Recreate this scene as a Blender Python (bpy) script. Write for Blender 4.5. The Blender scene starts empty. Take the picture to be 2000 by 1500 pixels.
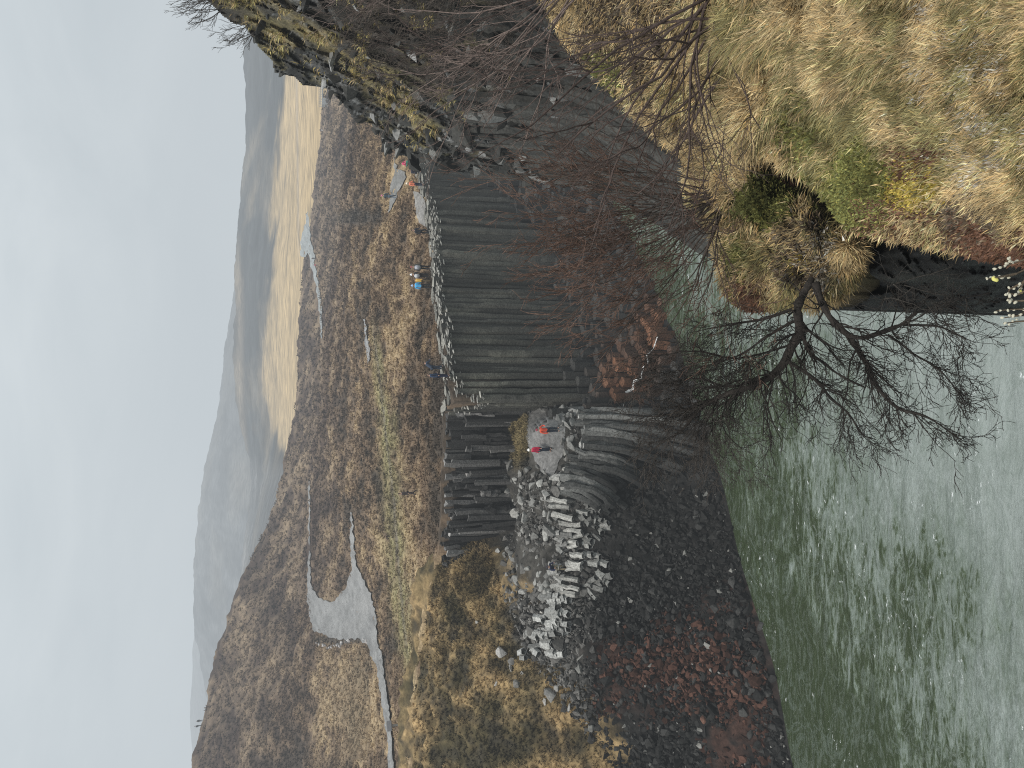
import bpy, bmesh, math, random
import numpy as np
from mathutils import Vector, Matrix
from mathutils.geometry import delaunay_2d_cdt

random.seed(7)
np.seterr(all='ignore')
RNG = np.random.default_rng(7)
SC = bpy.context.scene
COL = SC.collection

# ------------------------------------------------------------------ camera
# The photograph is a portrait shot lying on its side: the real "up" points to the left of the frame.
# u runs left-to-right and v top-to-bottom in the UPRIGHT picture (1500 x 2000), t is depth along the view axis.
FPX = 1505.0
EYE = np.array([0.0, 0.0, 28.0])
PITCH = math.radians(16.3)
CP, SP = math.cos(PITCH), math.sin(PITCH)


def pt(u, v, t):
    u = np.asarray(u, float); v = np.asarray(v, float); t = np.asarray(t, float)
    a = (u - 750.0) / FPX
    b = (1000.0 - v) / FPX
    return np.stack([a * t, (CP + b * SP) * t, 28.0 + (-SP + b * CP) * t], -1)


def uv_of(P):
    P = np.asarray(P, float) - EYE
    x, y, z = P[..., 0], P[..., 1], P[..., 2]
    t = y * CP - z * SP
    b = (y * SP + z * CP) / t
    return 750 + FPX * x / t, 1000 - FPX * b, t


cam_d = bpy.data.cameras.new("camera")
cam = bpy.data.objects.new("camera", cam_d)
COL.objects.link(cam)
cam_d.sensor_fit = 'HORIZONTAL'
cam_d.sensor_width = 36.0
cam_d.lens = 36.0 * FPX / 2000.0
cam_d.clip_start = 0.05
cam_d.clip_end = 9000.0
ax_x = Vector((0, -SP, -CP))      # frame right = real down
ax_y = Vector((1, 0, 0))          # frame up = real right
ax_z = ax_x.cross(ax_y)
M = Matrix((ax_x, ax_y, ax_z)).transposed().to_4x4()
M.translation = Vector(EYE)
cam.matrix_world = M
SC.camera = cam

# ------------------------------------------------------------------ noise + splines


def _h(ix, iy, iz, s):
    n = (ix * 374761393 + iy * 668265263 + iz * 2147483647 + s * 1274126177) & 0xFFFFFFFF
    n = ((n ^ (n >> 13)) * 1274126177) & 0xFFFFFFFF
    n = ((n ^ (n >> 16)) * 2246822519) & 0xFFFFFFFF
    return ((n ^ (n >> 15)) & 0xFFFFFF) / float(0xFFFFFF) * 2 - 1


def vnoise(x, y, z=0.0, s=0):
    x, y, z = np.broadcast_arrays(np.asarray(x, float), np.asarray(y, float), np.asarray(z, float))
    x0 = np.floor(x).astype(np.int64); y0 = np.floor(y).astype(np.int64); z0 = np.floor(z).astype(np.int64)
    fx, fy, fz = x - x0, y - y0, z - z0
    fx = fx * fx * (3 - 2 * fx); fy = fy * fy * (3 - 2 * fy); fz = fz * fz * (3 - 2 * fz)
    r = 0
    for dx in (0, 1):
        for dy in (0, 1):
            for dz in (0, 1):
                w = (fx if dx else 1 - fx) * (fy if dy else 1 - fy) * (fz if dz else 1 - fz)
                r = r + w * _h(x0 + dx, y0 + dy, z0 + dz, s)
    return r


def fbm(x, y, z=0.0, o=4, s=0, g=0.5):
    a, f, r = 1.0, 1.0, 0
    for i in range(o):
        r = r + a * vnoise(np.asarray(x) * f, np.asarray(y) * f, np.asarray(z) * f, s + i * 17)
        a *= g; f *= 2.03
    return r


def sstep(a, b, x):
    t = np.clip((np.asarray(x, float) - a) / (b - a), 0, 1)
    return t * t * (3 - 2 * t)


class TPS:
    """thin plate spline through scattered control points"""
    def __init__(self, xy, f, reg=1e-4):
        xy = np.asarray(xy, float); f = np.asarray(f, float)
        self.m = xy.mean(0); self.s = xy.std(0).max()
        p = (xy - self.m) / self.s
        n = len(p)
        K = self._k(p, p) + reg * np.eye(n)
        Pm = np.hstack([np.ones((n, 1)), p])
        A = np.zeros((n + 3, n + 3))
        A[:n, :n] = K; A[:n, n:] = Pm; A[n:, :n] = Pm.T
        self.w = np.linalg.lstsq(A, np.concatenate([f, np.zeros(3)]), rcond=None)[0]
        self.p = p

    @staticmethod
    def _k(a, b):
        r2 = ((a[:, None, :] - b[None, :, :]) ** 2).sum(-1)
        return np.where(r2 > 1e-12, 0.5 * r2 * np.log(np.maximum(r2, 1e-12)), 0)

    def __call__(self, x, y):
        x = np.asarray(x, float); sh = np.broadcast(x, np.asarray(y)).shape
        x = np.broadcast_to(x, sh).ravel(); y = np.broadcast_to(np.asarray(y, float), sh).ravel()
        q = (np.stack([x, y], -1) - self.m) / self.s
        out = np.empty(len(q))
        for i in range(0, len(q), 40000):
            qq = q[i:i + 40000]
            out[i:i + 40000] = self._k(qq, self.p) @ self.w[:-3] + self.w[-3] + qq @ self.w[-2:]
        return out.reshape(sh)


def in_poly(u, v, poly):
    u = np.asarray(u); v = np.asarray(v)
    r = np.zeros(u.shape, bool)
    n = len(poly)
    for i in range(n):
        x1, y1 = poly[i]; x2, y2 = poly[(i + 1) % n]
        c = ((y1 > v) != (y2 > v)) & (u < (x2 - x1) * (v - y1) / (y2 - y1 + 1e-12) + x1)
        r ^= c
    return r


def blob(u, v, cu, cv, ru, rv, soft=0.5, s=3, amp=0.35, sc=60.0):
    d = np.sqrt(((u - cu) / ru) ** 2 + ((v - cv) / rv) ** 2) + amp * fbm(u / sc, v / sc, s * 1.7, 3, s)
    return 1 - sstep(1 - soft, 1 + soft * 0.6, d)


# ------------------------------------------------------------------ meshes


def new_mesh(name, V, faces=None, mat=None, parent=None, col=None, smooth=True, lt=None, li=None):
    """faces: (n,k) array, or lt/li = loop totals and loop vertex indices"""
    me = bpy.data.meshes.new(name)
    V = np.ascontiguousarray(V, dtype=np.float32)
    me.vertices.add(len(V)); me.vertices.foreach_set('co', V.ravel())
    if faces is not None:
        faces = np.asarray(faces)
        li = faces.ravel(); lt = np.full(len(faces), faces.shape[1])
    li = np.ascontiguousarray(li, dtype=np.int32); lt = np.ascontiguousarray(lt, dtype=np.int32)
    me.loops.add(len(li)); me.loops.foreach_set('vertex_index', li)
    me.polygons.add(len(lt))
    ls = np.concatenate([[0], np.cumsum(lt)[:-1]]).astype(np.int32)
    me.polygons.foreach_set('loop_start', ls)
    me.polygons.foreach_set('loop_total', lt)
    me.polygons.foreach_set('use_smooth', np.full(len(lt), smooth))
    if col is not None:
        a = me.color_attributes.new('Col', 'FLOAT_COLOR', 'POINT')
        c = np.ones((len(V), 4), np.float32); c[:, :3] = col
        a.data.foreach_set('color', c.ravel())
    me.update(calc_edges=True)
    me.validate()
    if mat: me.materials.append(mat)
    o = bpy.data.objects.new(name, me)
    COL.objects.link(o)
    if parent: o.parent = parent
    return o


class Acc:
    """collects polygons with vertex colours into one mesh"""
    def __init__(self): self.V = []; self.li = []; self.lt = []; self.C = []; self.n = 0

    def add(self, V, li, lt, c):
        V = np.asarray(V, float)
        self.V.append(V); self.li.append(np.asarray(li) + self.n); self.lt.append(np.asarray(lt))
        c = np.asarray(c, float)
        self.C.append(np.broadcast_to(c, (len(V), 3)))
        self.n += len(V)

    def obj(self, name, mat, parent=None, smooth=False):
        return new_mesh(name, np.concatenate(self.V), mat=mat, parent=parent, col=np.concatenate(self.C),
                        li=np.concatenate(self.li), lt=np.concatenate(self.lt), smooth=smooth)


def grid_faces(nr, nc, ok=None):
    i = np.arange(nr * nc).reshape(nr, nc)
    f = np.stack([i[:-1, :-1], i[:-1, 1:], i[1:, 1:], i[1:, :-1]], -1).reshape(-1, 4)
    if ok is not None:
        f = f[ok.ravel()[f].all(1)]
    return f


def tag(o, label=None, cat=None, group=None, kind=None):
    if label: o['label'] = label
    if cat: o['category'] = cat
    if group: o['group'] = group
    if kind: o['kind'] = kind
    return o


def empty(name, loc):
    o = bpy.data.objects.new(name, None)
    COL.objects.link(o)
    o.location = Vector(loc)
    o.empty_display_size = 0.2
    return o


def adopt(root, *objs):
    """parent meshes built in world space to a root, keeping them where they are"""
    for o in objs:
        o.parent = root
        o.matrix_parent_inverse = Matrix.Translation(-root.location)


# ------------------------------------------------------------------ materials


def mat_new(name):
    m = bpy.data.materials.new(name); m.use_nodes = True
    nt = m.node_tree
    return m, nt, nt.nodes['Principled BSDF']


def vcol_mat(name, scale=6.0, lo=0.6, hi=1.35, rough=0.95, bump=0.3, bscale=None, spec=0.15, stretch=(1, 1, 1), dist=0.05, rnd=0.0, transl=0.0):
    """vertex colour broken up by noise at two sizes, with a bump"""
    m, nt, bs = mat_new(name)
    N = nt.nodes; L = nt.links
    at = N.new('ShaderNodeAttribute'); at.attribute_name = 'Col'
    geo = N.new('ShaderNodeNewGeometry')
    mp = N.new('ShaderNodeMapping'); mp.inputs['Scale'].default_value = stretch
    L.new(geo.outputs['Position'], mp.inputs['Vector'])
    n1 = N.new('ShaderNodeTexNoise'); n1.inputs['Scale'].default_value = scale; n1.inputs['Detail'].default_value = 6; n1.inputs['Roughness'].default_value = 0.65
    L.new(mp.outputs['Vector'], n1.inputs['Vector'])
    mr = N.new('ShaderNodeMapRange')
    mr.inputs['From Min'].default_value = 0.3; mr.inputs['From Max'].default_value = 0.7
    mr.inputs['To Min'].default_value = lo; mr.inputs['To Max'].default_value = hi
    L.new(n1.outputs['Fac'], mr.inputs['Value'])
    mul = N.new('ShaderNodeVectorMath'); mul.operation = 'SCALE'
    L.new(at.outputs['Color'], mul.inputs[0]); L.new(mr.outputs['Result'], mul.inputs['Scale'])
    out = mul.outputs['Vector']
    if rnd:
        oi = N.new('ShaderNodeObjectInfo')
        m2 = N.new('ShaderNodeMapRange'); m2.inputs['To Min'].default_value = 1 - rnd; m2.inputs['To Max'].default_value = 1 + rnd
        L.new(oi.outputs['Random'], m2.inputs['Value'])
        mu2 = N.new('ShaderNodeVectorMath'); mu2.operation = 'SCALE'
        L.new(out, mu2.inputs[0]); L.new(m2.outputs['Result'], mu2.inputs['Scale'])
        out = mu2.outputs['Vector']
    L.new(out, bs.inputs['Base Color'])
    bs.inputs['Roughness'].default_value = rough
    bs.inputs['Specular IOR Level'].default_value = spec
    if bump:
        n2 = N.new('ShaderNodeTexNoise'); n2.inputs['Scale'].default_value = bscale or scale * 2; n2.inputs['Detail'].default_value = 5
        L.new(mp.outputs['Vector'], n2.inputs['Vector'])
        bp = N.new('ShaderNodeBump'); bp.inputs['Strength'].default_value = bump; bp.inputs['Distance'].default_value = dist
        L.new(n2.outputs['Fac'], bp.inputs['Height']); L.new(bp.outputs['Normal'], bs.inputs['Normal'])
    return m


def flat_mat(name, c, rough=0.8, spec=0.2, noise=0.25, scale=20.0):
    m, nt, bs = mat_new(name)
    N = nt.nodes; L = nt.links
    tc = N.new('ShaderNodeTexCoord')
    n1 = N.new('ShaderNodeTexNoise'); n1.inputs['Scale'].default_value = scale; n1.inputs['Detail'].default_value = 4
    L.new(tc.outputs['Object'], n1.inputs['Vector'])
    cr = N.new('ShaderNodeMixRGB')
    cr.inputs[1].default_value = tuple(x * (1 - noise) for x in c) + (1,)
    cr.inputs[2].default_value = tuple(min(1, x * (1 + noise)) for x in c) + (1,)
    L.new(n1.outputs['Fac'], cr.inputs[0]); L.new(cr.outputs[0], bs.inputs['Base Color'])
    bs.inputs['Roughness'].default_value = rough
    bs.inputs['Specular IOR Level'].default_value = spec
    return m


M_HEATH = vcol_mat('heath', 2.2, 0.5, 1.5, bump=0.6, bscale=4, dist=0.25)
M_FAR = vcol_mat('far_hill', 0.16, 0.45, 1.6, bump=0.3, bscale=0.2, dist=1.5, stretch=(0.4, 1.2, 1))
M_BANK = vcol_mat('bank_earth', 2.5, 0.5, 1.4, bump=0.8, bscale=6, dist=0.12)
M_TURF = vcol_mat('turf', 30, 0.5, 1.4, bump=0.8, bscale=60, dist=0.02)
M_BLADE = vcol_mat('grass_blade', 12, 0.7, 1.25, bump=0, rough=0.85)
M_TUFT = vcol_mat('heath_tuft', 1.0, 0.7, 1.3, bump=0)
M_BASALT = vcol_mat('basalt', 7.0, 0.45, 1.65, bump=0.7, bscale=9, dist=0.05, rough=0.85, spec=0.25)
M_ROCK = vcol_mat('rock', 6.0, 0.6, 1.4, bump=0.6, bscale=9, dist=0.05, rough=0.9, rnd=0.45)
M_RUBBLE = vcol_mat('rubble', 5.0, 0.65, 1.35, bump=0.5, bscale=9, dist=0.04)
M_GRAVEL = vcol_mat('gravel', 4.0, 0.55, 1.45, bump=0.4, bscale=9, dist=0.04)
M_BARK = vcol_mat('bark', 30.0, 0.6, 1.5, bump=0.5, bscale=60, dist=0.01)
HAZE = 0.0007
TOPSKY = 1.6
# ------------------------------------------------------------------ far side of the river: height functions
PC = [(715, 885, 57), (760, 877, 58), (850, 866, 61), (950, 852, 65), (1050, 846, 70), (1140, 828, 79), (1200, 812, 86), (1300, 790, 96),
      (690, 868, 61), (600, 865, 62), (500, 862, 62), (430, 858, 62.5), (390, 848, 63.5), (300, 826, 64.5), (150, 806, 64.5), (0, 800, 62), (-80, 800, 60),
      (538, 812, 76), (700, 800, 76), (820, 790, 80), (940, 790, 84), (1047, 815, 77), (1118, 775, 90), (1180, 775, 96),
      (400, 740, 100), (250, 742, 96), (100, 770, 80), (0, 786, 72), (-80, 785, 70), (600, 700, 116), (800, 700, 122), (1000, 690, 132), (1150, 690, 145),
      (200, 690, 118), (390, 690, 120), (300, 608, 162), (200, 600, 150), (100, 600, 142), (0, 600, 130), (-80, 600, 122),
      (600, 612, 192), (800, 628, 195), (900, 626, 235), (980, 620, 262),
      (1000, 592, 320), (900, 582, 300), (750, 576, 270), (600, 556, 256), (500, 526, 246), (400, 482, 238), (250, 430, 225), (100, 396, 206), (0, 379, 195), (-80, 362, 190),
      (300, 520, 198), (100, 500, 168), (500, 585, 205), (0, 500, 155), (-80, 500, 150),
      (-350, 795, 50), (-350, 590, 108), (-350, 345, 165), (1200, 690, 150), (1200, 640, 262), (1300, 640, 285), (1300, 700, 170), (1100, 605, 320), (1250, 622, 335), (1400, 640, 330)]
pc = np.array(PC, float)
q = pt(pc[:, 0], pc[:, 1], pc[:, 2])
PLAT = TPS(q[:, :2], q[:, 2])

LC = [(-350, 1650, 39.5), (-350, 1250, 45), (-350, 1000, 47), (-350, 795, 50), (-80, 1570, 43.5), (0, 1548, 44.4), (200, 1498, 46.4), (430, 1434, 50), (600, 1394, 52.6), (750, 1344, 56), (880, 1294, 59.5), (950, 1264, 62), (1100, 1203, 69), (1200, 1180, 72),
      (560, 1085, 54), (450, 1080, 54), (350, 1060, 54), (250, 1030, 54.5), (0, 1000, 54), (-80, 1000, 53), (0, 1250, 50), (200, 1250, 51), (430, 1250, 52.4), (600, 1250, 54.6),
      (660, 1090, 55), (660, 1040, 58.5), (620, 1010, 61), (690, 1000, 62.5), (450, 1000, 61.5), (520, 1005, 60.5), (690, 1100, 56), (600, 1080, 56),
      (300, 950, 58), (150, 900, 58), (0, 900, 57), (-80, 900, 56), (200, 842, 62), (100, 832, 61), (0, 832, 60), (-80, 832, 58.5), (300, 850, 62.5), (400, 900, 60.5), (380, 862, 63),
      (390, 848, 63.5), (300, 826, 64.5), (150, 806, 64.5), (0, 800, 62), (-80, 800, 60),
      (800, 1200, 60), (900, 1180, 64), (1000, 1150, 68), (800, 1250, 58.5), (700, 1150, 58), (700, 1250, 56.5)]
lc = np.array(LC, float)
q = pt(lc[:, 0], lc[:, 1], lc[:, 2])
LOW = TPS(q[:, :2], q[:, 2])

# bumpy versions (the ground as it is walked on)


def tuss(x, y):
    """ridged tussocks, -1..1"""
    w_ = 0.8 * fbm(x / 6, y / 9, 0, 2, 5)
    a_ = 1 - 2 * np.abs(vnoise(x / 1.25 + w_, y / 2.3 + 0.3 * x / 2.3 + w_, 0, 51)) ** 0.8
    b_ = 1 - 2 * np.abs(vnoise(x / 3.1 - w_, y / 6.0 + 0.35 * x / 6 + w_, 0, 52)) ** 0.8
    return 0.45 * a_ + 0.55 * b_


def plat_tuss(x, y):
    d = np.sqrt(x * x + y * y)
    f = sstep(110, 190, d)
    return tuss(x, y) * (1 - f) + tuss(x / 2.0, y / 2.4) * f


def plat_h(x, y):
    d = np.sqrt(x * x + y * y)
    amp = (0.42 + 0.35 * sstep(110, 190, d)) * sstep(60, 72, d)
    big = 1.0 * sstep(75, 130, d) * (1 - 0.4 * sstep(200, 260, d))
    return PLAT(x, y) + amp * (plat_tuss(x, y) - 0.35) + big * fbm(x / 16.0 + y / 60.0, y / 26.0, 0, 3, 9) - 1.3 * sstep(170, 235, d) + 0.10 * fbm(x / 0.9, y / 0.9, 0, 3, 21)


def low_h(x, y):
    z = LOW(x, y)
    k = sstep(0.0, 1.5, z)
    g = sstep(9.5, 12.5, z) * sstep(-4.0, -9.0, x)
    return z + k * (1 - 0.5 * g) * (0.45 * fbm(x / 2.6, y / 2.6, 0, 4, 31) - 0.22 * np.abs(fbm(x / 1.1, y / 1.1, 0, 3, 33))) + g * 0.45 * (tuss(x * 1.1, y * 1.6) - 0.3)


class Grid:
    """bilinear lookup of a height function"""
    def __init__(self, fn, x0, x1, y0, y1, st):
        self.x0, self.y0, self.st = x0, y0, st
        xs = np.arange(x0, x1, st); ys = np.arange(y0, y1, st)
        X_, Y_ = np.meshgrid(xs, ys)
        self.z = fn(X_, Y_)

    def __call__(self, x, y):
        i = np.clip((np.asarray(x) - self.x0) / self.st, 0, self.z.shape[1] - 1.001); j = np.clip((np.asarray(y) - self.y0) / self.st, 0, self.z.shape[0] - 1.001)
        i0 = i.astype(int); j0 = j.astype(int); fi = i - i0; fj = j - j0
        z = self.z
        return (z[j0, i0] * (1 - fi) + z[j0, i0 + 1] * fi) * (1 - fj) + (z[j0 + 1, i0] * (1 - fi) + z[j0 + 1, i0 + 1] * fi) * fj


PLAT_G = Grid(plat_h, -130, 100, 50, 370, 0.5)
LOW_G = Grid(low_h, -40, 40, 34, 92, 0.15)
LOWS_G = Grid(LOW, -40, 40, 34, 92, 0.5)


def hit(u, v, fn, t0=38.0, t1=420.0, n=260):
    """depth where the view ray first goes under a height function"""
    u = np.atleast_1d(np.asarray(u, float)); v = np.atleast_1d(np.asarray(v, float))
    ts = np.geomspace(t0, t1, n)
    P = pt(u[:, None], v[:, None], ts[None, :])
    d = P[..., 2] - fn(P[..., 0], P[..., 1])
    below = d < 0
    k = np.where(below.any(1), below.argmax(1), n - 1); k = np.maximum(k, 1)
    r = np.arange(len(u))
    d0, d1 = d[r, k - 1], d[r, k]
    f = np.clip(d0 / (d0 - d1 + 1e-9), 0, 1)
    return ts[k - 1] + f * (ts[k] - ts[k - 1])


# plan line of the cliff edge: front of the plateau
FRONT = np.array([(-360, 795, 50), (-120, 800, 59), (0, 800, 62), (150, 806, 64.5), (300, 826, 64.5), (390, 848, 63.5), (430, 858, 62.5), (500, 862, 62), (600, 865, 62), (690, 868, 61), (703, 878, 59),
                  (715, 885, 57), (760, 877, 58), (850, 866, 61), (950, 852, 65), (1050, 846, 70), (1140, 828, 79), (1200, 812, 86), (1300, 790, 96), (1450, 770, 108)], float)
BACK = np.array([(-360, 345, 165), (-120, 352, 190), (0, 379, 196), (100, 396, 207), (250, 430, 226), (400, 482, 239), (500, 526, 247), (600, 556, 257), (750, 576, 272), (900, 582, 302), (1000, 592, 322), (1100, 605, 322),
                 (1250, 622, 337), (1450, 640, 335)], float)
NC = 710
uu = np.linspace(-340, 1400, NC)
tf = np.interp(uu, FRONT[:, 0], FRONT[:, 2]); tb = np.interp(uu, BACK[:, 0], BACK[:, 2]) + 6
# turn (u, t on the plateau) into plan positions: X/Y ratio follows u closely enough, so walk along the ground ray
NR = 560
w = np.linspace(0, 1, NR)[:, None]
T = tf[None, :] * (tb / tf)[None, :] ** w
fv = np.interp(uu, FRONT[:, 0], FRONT[:, 1]); bv = np.interp(uu, BACK[:, 0], BACK[:, 1])
Y = np.empty_like(T); X = np.empty_like(T)
a = (uu - 750) / FPX
P0 = pt(uu, fv, tf); P1 = pt(uu, bv, tb)
ratio0 = P0[:, 1] / tf; ratio1 = P1[:, 1] / tb
Y = T * (ratio0[None] + (ratio1 - ratio0)[None] * w); X = a[None] * T
Z = plat_h(X, Y)
Vp = np.stack([X, Y, Z], -1)


def heath_color(P, far=True):
    x, y = P[..., 0], P[..., 1]
    u, v, t = uv_of(P)
    n1 = fbm(x / 7.0 + y / 25.0, y / 11.0, 0, 4, 41)
    n2 = fbm(x / 1.6, y / 3.2, 0, 3, 47)
    n3 = fbm(x / 30.0, y / 45.0, 0, 3, 43)
    tu = plat_tuss(x, y)
    k = np.clip(0.30 + 0.42 * tu + 0.34 * n1 + 0.24 * n2 + 0.22 * n3, 0, 1)[..., None]  # hollows darker, ridge tops paler: tussock shading put into the colour
    dark = np.array([0.060, 0.047, 0.036]); tan = np.array([0.36, 0.268, 0.158]); br = np.array([0.165, 0.115, 0.075])
    c = np.where(k < 0.5, dark + (br - dark) * k * 2, br + (tan - br) * (k - 0.5) * 2)
    # browner, more even on the hill
    hk = (sstep(115, 185, t) * 0.78)[..., None]
    c = c * (1 - hk) + hk * (np.array([0.120, 0.085, 0.060]) + 0.10 * np.clip(n1 + 0.4 * n2 + 0.5 * tu - 0.2, -0.7, 1.3)[..., None] * np.array([1, .78, .52]))
    # grassy green strip along the trodden way
    gl = np.array([(880, 728), (760, 744), (650, 756), (540, 768), (430, 776), (300, 788), (200, 800), (100, 806)], float)
    gv = np.interp(u, gl[::-1, 0], gl[::-1, 1])
    gw = np.interp(u, [100, 300, 540, 700, 880], [10, 20, 22, 14, 6])
    g = (np.exp(-((v - gv + 6 * n1) / gw) ** 2) * sstep(95, 250, u) * (1 - sstep(800, 900, u)) * np.clip(0.75 + 0.6 * n2, 0, 1))[..., None]
    c = c * (1 - g) + g * np.array([0.25, 0.225, 0.115])
    tr = (np.exp(-((v - gv + 2.5 * n3) / 2.6) ** 2) * sstep(150, 300, u) * (1 - sstep(800, 900, u)))[..., None] * 0.8
    c = c * (1 - tr) + tr * np.array([0.15, 0.13, 0.105])
    # a pale worn patch below the hill and a dark hollow
    pk = blob(u, v, 130, 690, 130, 55, s=4)[..., None] * 0.45
    c = c * (1 - pk) + pk * np.array([0.33, 0.25, 0.15])
    dk = np.maximum(blob(u, v, 1075, 700, 18, 60, s=8), blob(u, v, 250, 670, 9, 55, s=9, sc=20))[..., None] * 0.75
    c = c * (1 - dk) + dk * np.array([0.055, 0.05, 0.045])
    return np.clip(c, 0.02, 1)


skirt = Vp[0].copy(); skirt[:, 2] -= 4.0
skb = Vp[-1].copy(); skb[:, 2] -= 14.0; skb[:, 1] += 6
Vall = np.concatenate([skirt[None], Vp, skb[None]], 0)
ground = new_mesh('heath_ground', Vall.reshape(-1, 3), grid_faces(NR + 2, NC), M_HEATH, col=heath_color(Vall).reshape(-1, 3))
tag(ground, 'brown heath and dry grass plateau above the far cliff', kind='structure')

# ---- lower bank: scree, shelf, slope down to the river
NC2, NR2 = 530, 330
uu = np.linspace(-340, 1330, NC2); a = (uu - 750) / FPX
tw = np.interp(uu, [-350, -80, 0, 200, 430, 600, 750, 880, 950, 1100, 1330], [39.5, 43.5, 44.4, 46.4, 50, 52.6, 56, 59.5, 62, 69, 78]) - 3.5
tf2 = np.interp(uu, FRONT[:, 0], FRONT[:, 2]) + 1.5
tf2 = np.where(uu < 390, tf2 + 0.5, tf2)
w = np.linspace(0, 1, NR2)[:, None]
T = tw[None] + (tf2 - tw)[None] * w
Y = T * (0.885 + 0.11 * w); X = a[None] * T
Z = low_h(X, Y)
Vl = np.stack([X, Y, Z], -1)


def bank_color(P):
    x, y, z = P[..., 0], P[..., 1], P[..., 2]
    u, v, t = uv_of(P)
    n1 = fbm(x / 3.0, y / 3.0, z / 3.0, 4, 61); n2 = fbm(x / 0.8, y / 0.8, z / 0.8, 3, 67)
    c = np.array([0.018, 0.017, 0.016]) * (1 + 0.5 * n2[..., None])
    up = sstep(1180, 1080, v + 40 * n1)[..., None]
    c = c * (1 - up) + up * np.array([0.060, 0.056, 0.050]) * (1 + 0.4 * n2[..., None])
    # dry grass on the upper left slope
    lim = np.interp(u, [-100, 100, 200, 260, 330, 420, 450, 600], [1290, 1160, 1075, 1030, 985, 960, 930, 860])
    g = (sstep(35, -35, v - lim + 55 * n1)[..., None]) * np.clip(0.92 + 0.5 * n2[..., None], 0.3, 1)
    tu = tuss(x * 1.1, y * 1.6)[..., None]
    tan = np.array([0.33, 0.23, 0.115]) * (1 + 0.35 * n2[..., None]); olive = np.array([0.10, 0.082, 0.042])
    gc = olive + (tan - olive) * np.clip(0.30 + 0.55 * tu - 0.5 * n1[..., None], 0, 1)
    gc = gc * (0.55 + 0.45 * sstep(-0.4, 0.5, tu))  # shade in the hollows between tussocks put into the grass colour
    c = c * (1 - g) + g * gc
    # rust red seepage
    r = np.maximum(blob(u, v, 190, 1335, 90, 210, s=12), blob(u, v, 60, 1440, 150, 60, s=14) * 0.8)
    r = (np.maximum(r, blob(u, v, 300, 1430, 60, 90, s=13) * 0.9) * np.clip(0.55 + 0.9 * n2, 0, 1))[..., None]
    c = c * (1 - r) + r * np.array([0.060, 0.031, 0.023])
    # grassy back of the shelf
    s = (blob(u, v, 650, 1012, 60, 24, s=15, amp=0.2))[..., None]
    c = c * (1 - s) + s * np.array([0.21, 0.165, 0.085]) * (1 + 0.4 * n2[..., None])
    return np.clip(c, 0.01, 1)


bank = new_mesh('rocky_bank', Vl.reshape(-1, 3), grid_faces(NR2, NC2), M_BANK, col=bank_color(Vl).reshape(-1, 3))
tag(bank, 'dark rocky slope between the river and the far plateau', kind='structure')

# ------------------------------------------------------------------ far valley and hills


def hill_mesh(name, ctrl, ulo, uhi, t0, t1, nr, nc, colfn, amp, back_drop=60):
    c = np.array(ctrl, float)          # third column: plan distance
    q = pt(c[:, 0], c[:, 1], c[:, 2] / (CP + (1000 - c[:, 1]) / FPX * SP))
    f = TPS(np.stack([q[:, 0] / q[:, 1], np.log(q[:, 1])], -1), (q[:, 2] - 28) / q[:, 1])   # slope angle over (bearing, log distance)
    a = (np.linspace(ulo, uhi, nc) - 750) / FPX / 1.10
    T = np.geomspace(t0, t1, nr)[:, None]
    X = a[None] * T * 1.0; Y = T * np.ones_like(a)[None]
    Z = 28 + Y * f(X / Y, np.log(Y))
    Z = Z + amp(X, Y)
    V = np.stack([X, Y, Z], -1)
    b = V[-1].copy(); b[:, 1] += 80; b[:, 2] -= back_drop
    V = np.concatenate([V, b[None]], 0)
    return new_mesh(name, V.reshape(-1, 3), grid_faces(nr + 1, nc), M_FAR, col=colfn(V).reshape(-1, 3))


F1 = [(u, 655, 300) for u in (250, 600, 900, 1200, 1550)] + [(u, 614, 400) for u in (300, 450, 600, 750, 900, 1050, 1200, 1350, 1550)]
F1 += [(1550, 575, 560), (1350, 570, 560), (1200, 565, 560), (1050, 565, 560), (900, 555, 560), (750, 560, 560), (600, 560, 560), (450, 520, 560), (300, 500, 560)]
F1 += [(1550, 535, 700), (1350, 530, 700), (1200, 528, 700), (1050, 525, 700), (900, 512, 700), (750, 520, 700), (600, 520, 700), (450, 490, 700), (300, 470, 700)]
F1 += [(1550, 486, 880), (1450, 483, 880), (1365, 477, 880), (1300, 478, 880), (1230, 482, 880), (1170, 475, 880), (1110, 467, 880), (1050, 463, 880), (955, 457, 880), (900, 459, 880), (813, 456, 880), (725, 460, 880), (670, 470, 880), (600, 490, 880), (450, 480, 880), (300, 460, 880)]


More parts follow.
